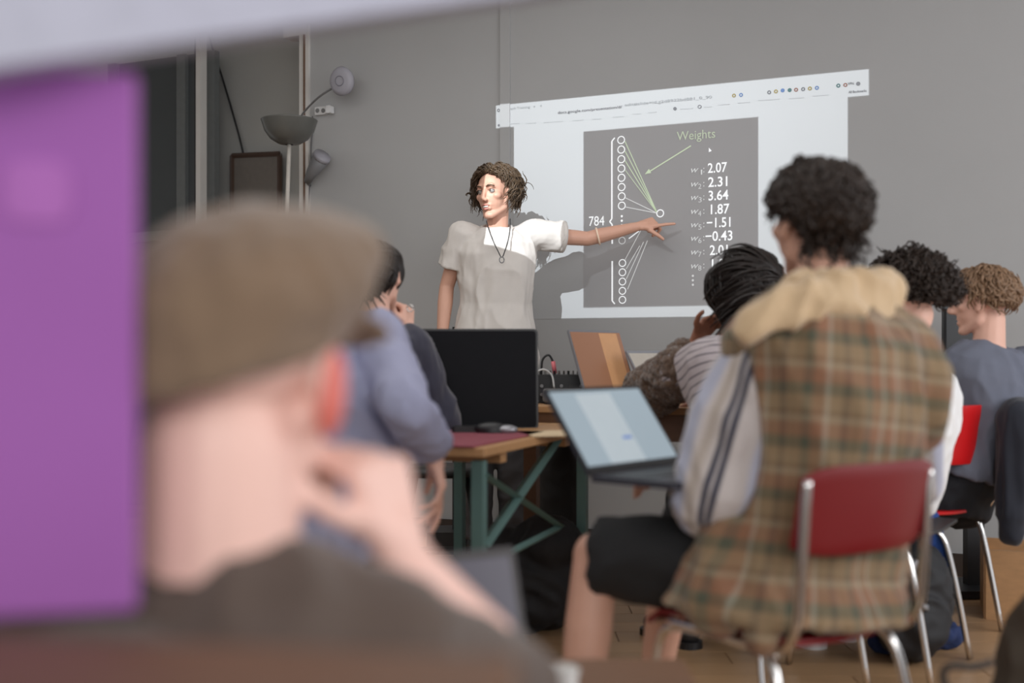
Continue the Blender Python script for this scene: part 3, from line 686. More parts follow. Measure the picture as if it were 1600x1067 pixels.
u2 = Vector((.62,.78,0)).normalized(); n2 = Vector((u2.y,-u2.x,0)); BL2 = P(917, 617, 4.42); BL2.z = .816
laptop('silver laptop with a brown screen on the desk behind the pale screened laptop', BL2, u2, n2, .37, .29, .32, None, M_SILV, M_SILV, M_ORS, .22, .008, .008, ex_or)
u3 = Vector((.55,.83,0)).normalized(); n3 = Vector((u3.y,-u3.x,0)); BL3 = P(1014, 590, 4.55); BL3.z = .816
laptop('white edged laptop half hidden behind the silver laptop', BL3, u3, n3, .34, .22, .5, None, M_SILV, M_SILV, mat('screen_mixed', sr(150,150,145), .3, emit=sr(160,140,120), es=.4), .22, .012)
# big black monitor on the near table
mo = empty('monitor', P(748, 667, 3.95), 'large black switched-off monitor on the pine table', 'monitor')
um = Vector((1,.04,0)).normalized(); nm = Vector((um.y,-um.x,0)); vm = (Vector((0,0,1))-nm*.1).normalized(); nm = um.cross(vm)
Rm = Matrix((um, vm, nm)).transposed(); cm = P(742, 592, 3.95)
MB().rbox(cm-nm*.012, (.44,.35,.03), .016, Rm, 5).build('housing', M_BLACK, mo)
MB().rbox(cm+nm*.004, (.425,.335,.003), .01, Rm, 4).build('screen', mat('black_glass', (.008,.008,.01), .3, var=.1, spec=.03), mo)
MB().box(P(748, 655, 3.99), (.06,.03,.14)).build('stand_neck', M_BLACK, mo)
MB().rbox(Vector((P(748,667,3.97).x, 3.98, .746)), (.24,.18,.012), .05).build('stand_foot', M_BLACK, mo)
# mouse
ms = P(782, 672, 3.62); ms.z = .742
mr = empty('computer_mouse', ms, 'black and silver computer mouse on the table before the monitor', 'mouse')
link('mouse_body', remesh(MB().ell(ms+Vector((-.03,0,.018)), (.055,.032,.02)).ell(ms+Vector((-.02,0,.006)), (.058,.034,.008)), .004, 2), M_BLACK, mr, True)
link('palm_rest', remesh(MB().ell(ms+Vector((.02,-.005,.014)), (.036,.03,.016)), .004, 2), M_SILV, mr, True)
MB().rbox(Vector((ms.x-.11, 3.66, .753)), (.09,.07,.022), .01).build('hard_disk', M_BLACK, None, label='small black box beside the computer mouse', cat='box')
# audio mixer, grey case, cables on the desk
mxr = P(868, 582, 4.72); mxr.z = .80
mx = empty('audio_mixer', mxr, 'black audio mixer with a row of sockets behind the grey case', 'mixer')
MB().rbox(mxr+Vector((.0,0,.058)), (.3,.2,.105), .01).build('mixer_body', M_BLACK, mx)
for i in range(14): MB().tube([mxr+Vector((-.12+i*.019,-.05,.108)), mxr+Vector((-.12+i*.019,-.05,.126))], .005, 8).build('socket_nut', M_CHROME if i % 3 else M_BLACK, mx)
for i in range(12): MB().tube([mxr+Vector((-.1+(i%6)*.04,-.1,.03+.035*(i//6))), mxr+Vector((-.1+(i%6)*.04,-.112,.03+.035*(i//6)))], .007, 8).build('knob', M_STEEL if i % 2 else M_DARK, mx)
MB().tube([mxr+Vector((-.06,-.04,.11)), mxr+Vector((-.055,-.04,.17)), mxr+Vector((-.03,-.04,.19)), mxr+Vector((-.012,-.04,.16)), mxr+Vector((-.005,-.04,.11))], .005, 6, smooth=6).build('jack_cable', M_BLACK, None, True, label='short black patch cable looping up from the mixer', cat='cable')
MB().tube([mxr+Vector((-.012,-.045,.165)), mxr+Vector((-.004,-.045,.115))], .009, 8).build('jack_plug', mat('jack_pink', sr(226,120,128), .4), None, True, label='pink and white jack plug in the mixer', cat='plug')
gc = P(888, 604, 4.46); gc.z = .80
gcx = empty('device_case', gc, 'grey rounded device case on the desk in front of the mixer', 'case')
bevel(MB().rbox(gc+Vector((.0,0,.032)), (.2,.14,.055), .03, None, 5).build('case_top', mat('case_grey', sr(120,118,116), .55), gcx), .012, 3)
MB().rbox(gc+Vector((0,0,.004)), (.19,.13,.008), .03).build('case_foot', M_BLACK, gcx)
for k, pts in enumerate([[(826,612),(838,604),(848,618),(856,606),(868,616)],[(822,622),(834,610),(842,626),(858,620),(880,614)]]):
    MB().tube([Vector((P(x,y,4.4).x, 4.38+.02*i, .806+.004*(i%2))) for i, (x, y) in enumerate(pts)], .004, 6, smooth=6).build('desk_cable', M_BLACK, None, True, label=['black cable curled on the desk beside the grey case','second black cable snaking along the desk front edge'][k], cat='cable')
MB().tube([P(832,586,4.56), P(848,577,4.56), P(862,586,4.56), P(866,606,4.55)], .004, 6, smooth=6).build('white_cable', M_WHITE, None, True, label='thin white cable arching in front of the mixer', cat='cable')
# paper and board on the near table
MB().box(Vector((P(868,676,3.62).x, 3.62, .7435)), (.22,.2,.005), Matrix.Rotation(.3,3,'Z')).build('paper_sheet', mat('paper_cream', sr(206,184,150), .8), None, label='cream sheet of paper on the pine table right of the mouse', cat='paper')
# ------------------------------------------------------------------ presenter
def legs_std(J, kneeL, kneeR, ankL, ankR, w=.095):
    r, f, up = axes(J)
    J['legs'] = {'L': dict(hip=J['pelvis']-r*w-up*.03, knee=kneeL, ankle=ankL), 'R': dict(hip=J['pelvis']+r*w-up*.03, knee=kneeR, ankle=ankR)}
Yp = 5.48
J = dict(fwd=Vector((-.05,-1,0)), pelvis=P(773,557,Yp), neck=P(776,357,Yp+.02), head=P(773,304,Yp-.03), hfwd=Vector((-.52,-.85,-.06)), hup=Vector((-.05,0,1)), hk=1.03)
J['arms'] = {'R': dict(sh=P(722,369,Yp), el=P(698,448,Yp+.04), wr=P(690,532,Yp-.05), hd=(-.02,-.1,-1), hn=(.8,.3,0), curl=(18,20,24,28)),
             'L': dict(sh=P(834,366,Yp+.03), el=P(918,373,Yp+.1), wr=P(992,355,Yp+.08), hd=(1,.08,.26), hn=(.15,.72,-.7), curl=(4,62,70,72), thumb=(10,.55), k=1.0)}
legs_std(J, P(800,722,Yp-.02), P(748,722,Yp-.05), P(802,848,Yp+.02), P(745,850,Yp-.02))
pr = person(J['pelvis'], 'standing presenter in an off-white T-shirt pointing at the projected slide')
link('body', body_mesh(J, .0045, .92), SKIN_T, pr, True)
eyes(J, pr, Vector((-.75,-.65,-.05)).normalized(), SKIN_T); brows(J, pr, H_BROWN)
c, R, k = J['head'], frame(J['hfwd'], J['hup']), J['hk']; T = lambda *p: c+R @ (Vector(p)*k)
MB().tube([T(-.02,.084,-.0545), T(0,.0905,-.0525), T(.02,.084,-.0545)], [.002,.0042,.002], 6, smooth=4).build('upper_lip', LIP, pr, True)
MB().tube([T(-.018,.083,-.068), T(0,.089,-.0715), T(.018,.083,-.068)], [.002,.005,.002], 6, smooth=4).build('lower_lip', LIP, pr, True)
MB().tube([T(-.013,.0855,-.0605), T(0,.0885,-.0605), T(.013,.0855,-.0605)], .0035, 6, smooth=4).build('teeth', TEETH, pr, True)
def flowp(d): return Vector((d.x+(.9 if d.x >= -.1 else -.9)*max(0,.9-abs(d.x)), .35*d.y-(.5 if d.y > .2 else 0), .05))
def lenp(d): return .62 if d.y > .35 else 1.0
def keepp(d):
    if d.y > .3 and d.z < .68-.25*abs(d.x): return False
    if d.y > -.05 and d.z < .18: return False
    return d.z > -.4
hair_obj(J, pr, H_BROWN, 2300, .125, .0055, .35, .62, .0033, 3, .019, keepp, 1.25, flowp, 1.1, hug=.75, lenf=lenp, jit=.15)
mb = MB(); torso_prims(mb, J, .026, -.12, .985, .05)
for s in 'LR': sleeve_prims(mb, J['arms'][s], J, s, .64 if s == 'R' else .5, .072, .078)
me = wrinkle(remesh(mb, .0065, 3, 'tshirt'), .008, 9, (1,1,.5), 3)
M_TW = mat('tshirt_white', (.8,.8,.8), .85, var=.03, bump=.08, bscale=500); M_TB = mat('tshirt_offwhite', sr(208,202,196), .85, var=.04, bump=.08, bscale=500)
ts = link('tshirt', me, M_TB, pr, True)
mb = MB(); nk = J['neck']; ra, fa, ua = axes(J)
nr = [nk+ua*(.004+.022*(-math.sin(a)))+ra*.072*math.cos(a)+fa*(.068*math.sin(a)+.008) for a in np.linspace(0, 2*math.pi, 26)]
mb.tube(nr, .009, 8).build('neckband', M_TB, pr, True)
A = J['arms']['L']; q = A['sh'].lerp(A['el'], .515); d = (A['el']-A['sh']).normalized()
MB().tube([q-d*.012, q+d*.01], [.08,.079], 20).build('sleeve_cuff', M_TB, pr, True)
cord = [P(760,345,Yp-.09), P(763,356,Yp-.115), P(770,375,Yp-.15), P(778,392,Yp-.162), P(784,402,Yp-.166), P(789,392,Yp-.163), P(794,375,Yp-.155), P(797,357,Yp-.125), P(797,342,Yp-.09)]
nk_o = MB().tube(cord, .0026, 6, smooth=5).build('necklace', M_BLACK, pr, True)
MB().tube([P(784,402,Yp-.168)+Vector((.011*math.cos(a), 0, -.012+.014*math.sin(a))) for a in np.linspace(0, 6.28, 14)], .0028, 6).build('pendant', M_STEEL, nk_o, True)
q = A['el'].lerp(A['wr'], .22); d = (A['wr']-A['el']).normalized(); a_ = d.orthogonal().normalized(); b_ = d.cross(a_)
MB().tube([q+(a_*math.cos(t)+b_*math.sin(t))*.0405 for t in np.linspace(0, 6.283, 24)], .005, 6).build('wristband', mat('band_pale', sr(240,214,190), .6), pr, True)
mb = MB(); trouser_prims(mb, J, 1.92, .1, .075, .07); link('trousers', wrinkle(remesh(mb, .01, 3), .006, 7), mat('trousers_dark', sr(60,58,60), .8), pr, True)
for s in 'LR': shoe(J['legs'][s]['ankle'], J['fwd'], M_BLACK, M_WHITE, pr)
# ------------------------------------------------------------------ person in the plaid vest
J = dict(fwd=Vector((-.42,.9,0)), pelvis=Vector((.62,2.40,.56)), neck=P(1288,462,2.44), head=P(1272,350,2.5), hfwd=Vector((-.34,.94,.02)), hup=Vector((-.06,.1,1)), bend=-.06, hk=1.06)
J['arms'] = {'L': dict(sh=P(1188,545,2.38), el=P(1122,775,2.36), wr=P(1062,752,2.62), hd=(-.5,.8,.1), hn=(.1,.1,-1), curl=(25,28,30,34)),
             'R': dict(sh=P(1408,555,2.58), el=P(1428,745,2.68), wr=P(1230,740,2.8), hd=(-.9,.3,.0), hn=(0,.1,-1), curl=(25,28,30,34))}
legs_std(J, Vector((.19,2.56,.545)), Vector((.42,2.86,.56)), Vector((.13,2.47,.085)), Vector((.36,2.95,.085)))
J['legs']['L']['toe'] = Vector((-.6,.6,0)); J['legs']['R']['toe'] = Vector((-.5,.8,0))
def keepn(d):
    if d.y > .25 and d.z < .5+.12*abs(d.x): return False
    if d.y > -.2 and d.z < .1: return False
    return d.z > -.95
pp = person(J['pelvis'], 'person in a plaid sleeveless vest with a beige hood seated on the nearest red chair')
link('body', body_mesh(J, .006, 1.0), SKIN_T, pp, True)
hair_obj(J, pp, H_DARK, 1700, .066, .006, .4, .42, .0042, 11, .008, keepn, 1.6, None, 1.1, hug=.7)
def vestpc(J): r, f, up = axes(J); return cyl_pc(J['pelvis'], up, f, .2)
mb = MB(); torso_prims(mb, J, .042, -.12, .97, .03)
r, f, up = axes(J)
for s in 'LR': mb.cap(spine(J,.86)+r*(.08 if s == 'R' else -.08), spine(J,.86).lerp(J['arms'][s]['sh'], .95), .1, .085)
mb.ell(P(1392,610,2.47), (.125,.12,.17)); mb.ell(P(1300,600,2.42), (.15,.12,.18))
# skirt of the vest falling between body and chair back down to the seat
b0 = spine(J, .02)
mb.loft([(spine(J,.15), .205,.165, r, f), (b0+Vector((-.03,0,-.02)), .235,.18, r, f), (b0+Vector((-.05,-.03,-.105)), .265,.215, r, f), (b0+Vector((-.06,-.03,-.112)), .26,.21, r, f)])
mb.cap(P(1150,760,2.36), P(1120,945,2.24), .05, .06); mb.cap(P(1190,760,2.34), P(1190,1000,2.16), .05, .03)
me = wrinkle(remesh(mb, .009, 4, 'vest'), .014, 6, (1.2,1.2,.45), 5); setpc(me, vestpc(J))
K = sr
PLU = [(0,K(120,102,78)),(.16,K(128,104,80)),(.2,K(76,78,66)),(.3,K(80,80,68)),(.34,K(128,92,70)),(.5,K(134,98,76)),(.53,K(158,150,134)),(.57,K(160,152,136)),(.6,K(118,100,78)),(.78,K(124,104,80)),(.82,K(84,72,60)),(.9,K(88,76,64)),(.94,K(132,108,84)),(1,K(120,102,78))]
PLV = [(0,K(150,128,98)),(.2,K(146,122,92)),(.26,K(84,86,68)),(.42,K(88,90,72)),(.47,K(140,98,74)),(.7,K(144,104,80)),(.76,K(160,142,116)),(.82,K(160,142,116)),(.88,K(120,96,72)),(1,K(150,128,98))]
M_PLAID = cloth_uv('plaid_flannel', PLU, PLV, 9.0, 9.5, .5)
link('plaid_vest', me, M_PLAID, pp, True)
# hood collar
pts = [(P(1156,528,2.24),.02,.018),(P(1178,508,2.24),.036,.022),(P(1215,488,2.25),.043,.026),(P(1262,470,2.27),.047,.03),(P(1310,464,2.30),.056,.032),(P(1352,466,2.34),.062,.03),(P(1385,458,2.40),.05,.026),(P(1398,446,2.46),.028,.02)]
secs = []
for i, (p_, h, t_) in enumerate(pts):
    d = (pts[min(i+1,7)][0]-pts[max(i-1,0)][0]).normalized(); o_ = Vector((0,0,1)); o_ = (o_-d*o_.dot(d)+Vector((0,.25,0))).normalized()
    secs.append((p_, h, t_, o_, d.cross(o_).normalized()))
mb = MB(); mb.loft(secs, 20, 2.6); mb.cap(P(1245,440,2.33), P(1395,438,2.45), .022, .02); mb.cap(P(1180,500,2.3), P(1250,445,2.35), .02, .022)
me = wrinkle(remesh(mb, .006, 3), .012, 8, (1,1,1), 2)
link('hood', me, mat('beige_fleece', sr(198,170,134), .9, var=.08, bump=.1, bscale=300, sheen=.3), pp, True)
# striped shirt sleeves
ST = [(0,K(206,198,194)),(.1,K(206,198,194)),(.13,K(34,40,62)),(.17,K(34,40,62)),(.2,K(206,198,194)),(.23,K(34,40,62)),(.27,K(34,40,62)),(.3,K(206,198,194)),(.42,K(176,164,152)),(.5,K(206,198,194)),(.6,K(176,180,198)),(.8,K(184,186,202)),(.86,K(200,192,188)),(1,K(206,198,194))]
SV = [(0,K(236,232,232)),(.4,K(236,232,232)),(.5,K(196,190,192)),(.6,K(236,232,232)),(1,K(236,232,232))]
M_STR = cloth_uv('striped_cotton', ST, SV, 6.5, 70, .45, blend='MULTIPLY')
for s in 'LR':
    A = J['arms'][s]; mb = MB(); k_ = 1.0
    k_ = 1.2 if s == 'L' else .9; mb.cap(A['sh'], A['sh'].lerp(A['el'], .5), .075, .084*k_); mb.cap(A['sh'].lerp(A['el'], .5), A['el'], .084*k_, .08*k_); mb.tube([A['el'], A['el'].lerp(A['wr'], .5), A['el'].lerp(A['wr'], .9)], [.07,.06,.042], 18)
    me = wrinkle(remesh(mb, .007, 3), .01, 9, (1,1,.6), 8); setpc(me, cyl_pc(A['sh'], A['el']-A['sh'], (0,-1,0), .08))
    link('shirt_sleeve', me, M_STR, pp, True)
mb = MB(); trouser_prims(mb, J, .97, .105, .092); link('shorts', wrinkle(remesh(mb, .01, 3), .008, 7), mat('shorts_black', (.012,.012,.013), .85), pp, True)
for s in 'LR': shoe(J['legs'][s]['ankle'], J['legs'][s]['toe'], M_WHITE, M_WHITE, pp)
chair((.56,2.40,0), (-.574,.819,0), 'red backed chrome chair under the person in the plaid vest')
# ------------------------------------------------------------------ person with the flat cap, close to the camera
Yc = 1.0
J = dict(fwd=Vector((.25,.97,0)), pelvis=Vector((-.28,.98,.36)), neck=P(350,925,Yc), head=P(380,585,Yc+.03), hfwd=Vector((.28,.96,-.05)), hup=Vector((.06,.0,1)), hk=1.1, bend=-.04)
J['arms'] = {'R': dict(sh=P(590,1030,.98), el=P(790,1090,1.14), wr=P(640,900,1.07), hd=(-.3,.02,1), hn=(-.75,.5,-.3), curl=(58,62,62,60), thumb=(20,.4), k=1.08),
             'L': dict(sh=P(110,1050,.98), el=Vector((-.66,1.2,.45)), wr=Vector((-.5,1.35,.49)), hd=(.3,1,0), hn=(0,0,-1))}
legs_std(J, Vector((-.42,1.4,.4)), Vector((-.15,1.4,.4)), Vector((-.45,1.42,.08)), Vector((-.12,1.42,.08)))
pc_ = person(J['pelvis'], 'blurred foreground person in a brown flat cap resting a cheek on one fist')
link('body', body_mesh(J, .005, 1.22), SKIN_P, pc_, True); eyes(J, pc_, None, SKIN_P)
c, R, k = J['head'], frame(J['hfwd'], J['hup']), J['hk']; T = lambda *p: c+R @ (Vector(p)*k)
Rc = R @ Matrix.Rotation(.30, 3, 'X') @ Matrix.Rotation(-.18, 3, 'Y')
mb = MB(); mb.ell(T(0,-.004,.068), (.103*k,.128*k,.072*k), Rc, 28, 16); mb.ell(T(0,.02,.085), (.1*k,.13*k,.05*k), Rc, 28, 16)
mb.loft([(T(0,-.018,.008), .087*k,.11*k, Rc.col[0], Rc.col[1]), (T(0,-.01,.06), .098*k,.122*k, Rc.col[0], Rc.col[1])], 32, 2)
me = wrinkle(remesh(mb, .006, 4), .004, 14, (1,1,1), 4)
M_CAP = mat('cap_tweed', sr(122,100,80), .95, var=.16, vscale=60, sheen=.3, bump=.1)
cp = link('flat_cap', me, M_CAP, pc_, True)
link('cap_peak', remesh(MB().ell(T(0,.125,.05), (.075*k,.06*k,.012*k), R @ Matrix.Rotation(-.25, 3, 'X'), 24, 10), .005, 2), M_CAP, cp, True)
mb = MB(); torso_prims(mb, J, .045, -.1, .955); sleeve_prims(mb, J['arms']['L'], J, 'L', 1.8, .085, .06); mb.cap(J['neck']-axes(J)[2]*.05, J['neck']-axes(J)[2]*.03, .10, .093)
A = J['arms']['R']; mb.cap(A['sh'], A['el'], .075, .06); mb.cap(spine(J,.9)+axes(J)[0]*.06, A['sh'], .1, .08); mb.tube([A['el'], A['el'].lerp(A['wr'], .42)], [.06,.05], 18)
M_SW = mat('sweater_charcoal', sr(88,74,66), .95, var=.1, sheen=.2)
link('sweater', wrinkle(remesh(mb, .009, 4), .007, 8), M_SW, pc_, True)
ra, fa, ua = axes(J); nk = J['neck']
MB().tube([nk+ua*-.012+ra*.083*math.cos(a)+fa*.083*math.sin(a) for a in np.linspace(0, 6.283, 28)], .014, 8).build('collar', M_SW, pc_, True)
mb = MB(); trouser_prims(mb, J, 1.9, .095, .075, .065); link('trousers', remesh(mb, .012, 3), mat('trousers_brown', sr(60,50,44), .85), pc_, True)
for s in (1,): MB().ell(T(.083*s,-.006,-.01), (.012*k,.022*k,.036*k), R @ Matrix.Rotation(.35*s, 3, 'Z'), 16, 12).build('ear', mat('skin_reddish', sr(226,120,108), .5, var=.2, vscale=40), pc_, True)  # ear redder than the rest of the skin
# ------------------------------------------------------------------ person in the light blue shirt
Yb = 2.75
J = dict(fwd=Vector((-.72,.7,0)), pelvis=Vector((-.47,2.72,.52)), neck=P(530,545,Yb), head=P(505,455,Yb+.03), hfwd=Vector((-.98,.2,-.1)), hup=Vector((-.1,.05,1)), bend=-.05)
J['arms'] = {'R': dict(sh=P(584,532,Yb), el=P(636,638,2.52), wr=P(674,696,2.70), hd=(.22,.05,-1), hn=(-.9,-.2,-.3), curl=(16,14,26,34), thumb=(10,.3), k=1.02),
             'L': dict(sh=P(498,548,2.62), el=P(470,690,2.66), wr=P(560,655,2.85), hd=(.6,.5,0), hn=(0,.1,-1), curl=(30,34,36,38))}
legs_std(J, Vector((-.85,3.02,.52)), Vector((-.7,3.12,.52)), Vector((-.85,3.1,.085)), Vector((-.68,3.2,.085)))
pb = person(J['pelvis'], 'person in a pale blue shirt with one arm hanging over the chair back')
link('body', body_mesh(J, .006, 1.0), SKIN, pb, True); eyes(J, pb, None, SKIN)
hair_obj(J, pb, H_SAND, 800, .045, .003, .25, .5, .004, 21, .004, hug=.8)
mb = MB(); torso_prims(mb, J, .03, -.12, .985, .04)
A = J['arms']['R']; mb.cap(A['sh'], A['el'], .076, .058); mb.tube([A['el'], A['el'].lerp(A['wr'], .5), A['el'].lerp(A['wr'], .98)], [.057,.056,.053], 18); mb.cap(spine(J,.86), A['sh'], .1, .078)
sleeve_prims(mb, J['arms']['L'], J, 'L', 1.7, .075, .055)
link('shirt', wrinkle(remesh(mb, .008, 4), .0085, 9, (1,1,.6), 9), mat('shirt_pale_blue', sr(158,160,186), .85, var=.05, vscale=12, bump=.08, bscale=300), pb, True)
mb = MB(); trouser_prims(mb, J, 1.93, .1, .08, .065); link('trousers', wrinkle(remesh(mb, .01, 3), .007, 7), mat('trousers_grey', sr(74,74,80), .85), pb, True)
for s in 'LR': shoe(J['legs'][s]['ankle'], J['fwd'], M_DARK, M_WHITE, pb)
chair((-.44,2.74,0), (-.72,.7,0), 'backless chrome stool under the person in the pale blue shirt', M_DARK, 0, False)
# ------------------------------------------------------------------ person in the navy hoodie
Yn = 3.75
J = dict(fwd=Vector((.25,.95,0)), pelvis=Vector((-.72,3.46,.5)), neck=P(588,508,Yn-.02), head=P(588,434,Yn+.02), hfwd=Vector((.35,.93,.0)), hup=Vector((-.12,0,1)), bend=-.06)
J['arms'] = {'R': dict(sh=P(640,545,Yn-.02), el=P(694,664,3.82), wr=P(636,528,3.86), hd=(.0,.12,1), hn=(-.85,.4,-.1), curl=(62,66,68,66), thumb=(20,.4)),
             'L': dict(sh=P(535,548,Yn-.05), el=P(520,650,3.85), wr=P(590,660,3.98), hd=(.8,.4,0), hn=(0,0,-1))}
legs_std(J, Vector((-.7,3.9,.5)), Vector((-.48,3.88,.5)), Vector((-.7,3.94,.085)), Vector((-.47,3.92,.085)))
pn = person(J['pelvis'], 'dark haired person in a navy hoodie leaning the head on a fist beside the monitor')
link('body', body_mesh(J, .006, .97), SKIN, pn, True); eyes(J, pn)
def keepl(d): return not (d.y > .2 and d.z < .55) and d.z > -.7 and not (d.y > .0 and d.z < .0)
hair_obj(J, pn, H_BLACK, 1100, .17, .002, .05, .8, .0045, 31, .006, keepl, .8, lambda d: Vector((d.x*.7, d.y-.4, -.2)), 1.06, low=-.7, hug=1, nseg=12, jit=.06)
M_NAVY = mat('navy_jersey', sr(48,48,62), .9, var=.1, sheen=.2)
mb = MB(); torso_prims(mb, J, .032, -.1, .985, .03)
for s in 'LR': sleeve_prims(mb, J['arms'][s], J, s, 1.68 if s == 'R' else 1.9, .078, .05)
link('hoodie', wrinkle(remesh(mb, .008, 4), .012, 9, (1,1,.6), 12), M_NAVY, pn, True)
mb = MB(); trouser_prims(mb, J, 1.93, .1, .08, .065); link('trousers', wrinkle(remesh(mb, .011, 3), .006, 7), mat('jeans_grey', sr(88,88,92), .85), pn, True)
for s in 'LR': shoe(J['legs'][s]['ankle'], J['fwd'], M_DARK, M_WHITE, pn)
A = J['arms']['R']; q = A['wr']+Vector((.012,-.018,.1))
MB().tube([q+Vector((.011*math.cos(a), .004, .011*math.sin(a))) for a in np.linspace(0, 6.28, 14)], .0022, 6).build('finger_ring', M_CHROME, pn, True)
chair((-.72,3.42,0), (.2,.97,0), 'red backed chrome chair under the person in the navy hoodie', M_RED)
# ------------------------------------------------------------------ person in the striped top
Yw = 3.82
J = dict(fwd=Vector((-.5,.86,0)), pelvis=Vector((.74,3.5,.5)), neck=P(1122,548,Yw), head=P(1158,460,Yw+.04), hfwd=Vector((-.68,.73,-.05)), hup=Vector((-.12,.1,1)), bend=-.08)
J['arms'] = {'L': dict(sh=P(1064,582,Yw-.02), el=P(1004,610,4.14), wr=P(1082,540,4.0), hd=(.55,-.2,.75), hn=(.4,-.5,.1), curl=(40,45,50,55), thumb=(20,.4)),
             'R': dict(sh=P(1188,576,Yw+.08), el=P(1200,640,4.15), wr=P(1110,625,4.25), hd=(-1,.2,0), hn=(0,0,-1))}
legs_std(J, Vector((.6,3.88,.5)), Vector((.76,3.98,.5)), Vector((.58,3.9,.085)), Vector((.74,4.05,.085)))
pw = person(J['pelvis'], 'dark haired person in a striped top leaning on a brown fleece sleeve at the desk')
link('body', body_mesh(J, .006, .92), SKIN_D, pw, True); eyes(J, pw, None, SKIN_D)
hair_obj(J, pw, H_BLACK, 1500, .30, .003, .05, .8, .006, 41, .018, keepl, .6, lambda d: Vector((d.x*.7, d.y-.4, -.2)), 1.08, low=-.7, hug=1, nseg=14, jit=.06)
SB = [(0,K(178,168,170)),(.78,K(178,168,170)),(.84,K(74,70,78)),(.94,K(74,70,78)),(1,K(178,168,170))]; SW_ = [(0,K(210,205,205)),(1,K(210,205,205))]
M_STW = cloth_uv('striped_jersey', SW_, SB, 4, 38, 1.0)
mb = MB(); torso_prims(mb, J, .034, -.12, .985, .04)
sleeve_prims(mb, J['arms']['R'], J, 'R', 1.9, .075, .045); mb.cap(spine(J,.86), J['arms']['L']['sh'], .095, .08)
me = wrinkle(remesh(mb, .008, 4), .01, 8, (1,1,.6), 15); setpc(me, vestpc(J)); link('striped_top', me, M_STW, pw, True)
A = J['arms']['L']; mb = MB(); mb.cap(A['sh'], A['el'], .088, .075); mb.cap(A['el'], A['el'].lerp(A['wr'], .85), .072, .05); mb.ell(A['el'].lerp(A['sh'], .4)+Vector((0,0,-.03)), .085)
me = wrinkle(wrinkle(remesh(mb, .006, 3), .008, 10), .009, 45, (1,1,1), 3)
def fleece():
    m = mat('brown_fleece', sr(96,76,62), 1, var=.6, vscale=70, bump=.6, bscale=90, sheen=.4); return m
link('fleece_sleeve', me, fleece(), pw, True)
mb = MB(); trouser_prims(mb, J, 1.93, .1, .08, .065); link('trousers', remesh(mb, .012, 3), mat('trousers_black', (.02,.02,.022), .85), pw, True)
for s in 'LR': shoe(J['legs'][s]['ankle'], J['fwd'], M_DARK, M_BLACK, pw)
chair((.76,3.47,0), (-.5,.86,0), 'red backed chrome chair under the person in the striped top', M_RED)
# ------------------------------------------------------------------ curly haired person in white
Yk = 3.65
J = dict(fwd=Vector((-.62,.78,0)), pelvis=Vector((1.17,3.66,.5)), neck=P(1408,548,Yk), head=P(1418,466,Yk+.03), hfwd=Vector((-.75,.65,-.05)), hup=Vector((-.1,.1,1)), bend=-.06)
J['arms'] = {'L': dict(sh=P(1388,570,Yk-.1), el=P(1360,660,3.75), wr=P(1330,670,3.95), hd=(-.5,.8,0), hn=(0,0,-1)),
             'R': dict(sh=P(1438,574,Yk+.1), el=P(1440,655,3.82), wr=P(1420,690,4.0), hd=(-.7,.6,0), hn=(0,0,-1))}
legs_std(J, Vector((.96,3.96,.5)), Vector((1.1,4.06,.5)), Vector((1.0,3.9,.085)), Vector((1.14,4.0,.085)))
pk = person(J['pelvis'], 'person with big dark curls and a white T-shirt behind the plaid vest')
link('body', body_mesh(J, .0065, .97), SKIN, pk, True); eyes(J, pk)
hair_obj(J, pk, H_DARK, 1500, .075, .010, .6, .3, .0036, 51, .02, None, 1.8, None, 1.16, low=-.55, hug=.5)
mb = MB(); torso_prims(mb, J, .03, .02, .985, .02)
for s in 'LR': sleeve_prims(mb, J['arms'][s], J, s, .75, .075, .08)
link('tshirt', wrinkle(remesh(mb, .009, 4), .008, 8, (1,1,.6), 18), M_TW, pk, True)
mb = MB(); trouser_prims(mb, J, 1.93, .105, .085, .07); link('trousers', wrinkle(remesh(mb, .011, 3), .007, 7), mat('trousers_navy', sr(30,32,40), .85), pk, True)
for s in 'LR': shoe(J['legs'][s]['ankle'], J['fwd'], M_DARK, M_WHITE, pk)
chair((1.18,3.68,0), (-.8,.6,0), 'backless chrome stool under the curly haired person in white', M_DARK, 0, False)
# ------------------------------------------------------------------ person in the grey T-shirt
Yg = 4.12
J = dict(fwd=Vector((-.6,.8,0)), pelvis=Vector((1.60,4.14,.5)), neck=P(1548,540,Yg), head=P(1533,474,Yg+.02), hfwd=Vector((-.86,.5,-.04)), hup=Vector((-.1,.05,1)), bend=-.07)
J['arms'] = {'L': dict(sh=P(1506,580,Yg-.08), el=P(1478,668,4.1), wr=P(1450,690,4.3), hd=(-.5,.8,0), hn=(0,0,-1)),
             'R': dict(sh=P(1612,575,Yg+.12), el=P(1625,668,4.2), wr=P(1560,690,4.4), hd=(-.7,.6,0), hn=(0,0,-1))}
legs_std(J, Vector((1.32,4.46,.5)), Vector((1.46,4.54,.5)), Vector((1.46,4.4,.085)), Vector((1.62,4.56,.085)))
for s in 'LR': J['legs'][s]['toe'] = Vector((.5,.5,0))
pg = person(J['pelvis'], 'person with wavy light brown hair in a grey T-shirt at the right')
link('body', body_mesh(J, .0065, .98), SKIN, pg, True); eyes(J, pg)
hair_obj(J, pg, H_LIGHT, 1300, .085, .005, .25, .6, .0042, 61, .012, None, 1.2, None, 1.12, low=-.5, hug=.85)
mb = MB(); torso_prims(mb, J, .03, .12, .985, .03)
for s in 'LR': sleeve_prims(mb, J['arms'][s], J, s, .8, .078, .082)
link('tshirt', wrinkle(remesh(mb, .008, 4), .012, 7, (1,1,.6), 22), mat('tshirt_grey', sr(104,108,122), .9, var=.06, bump=.08, bscale=400), pg, True)
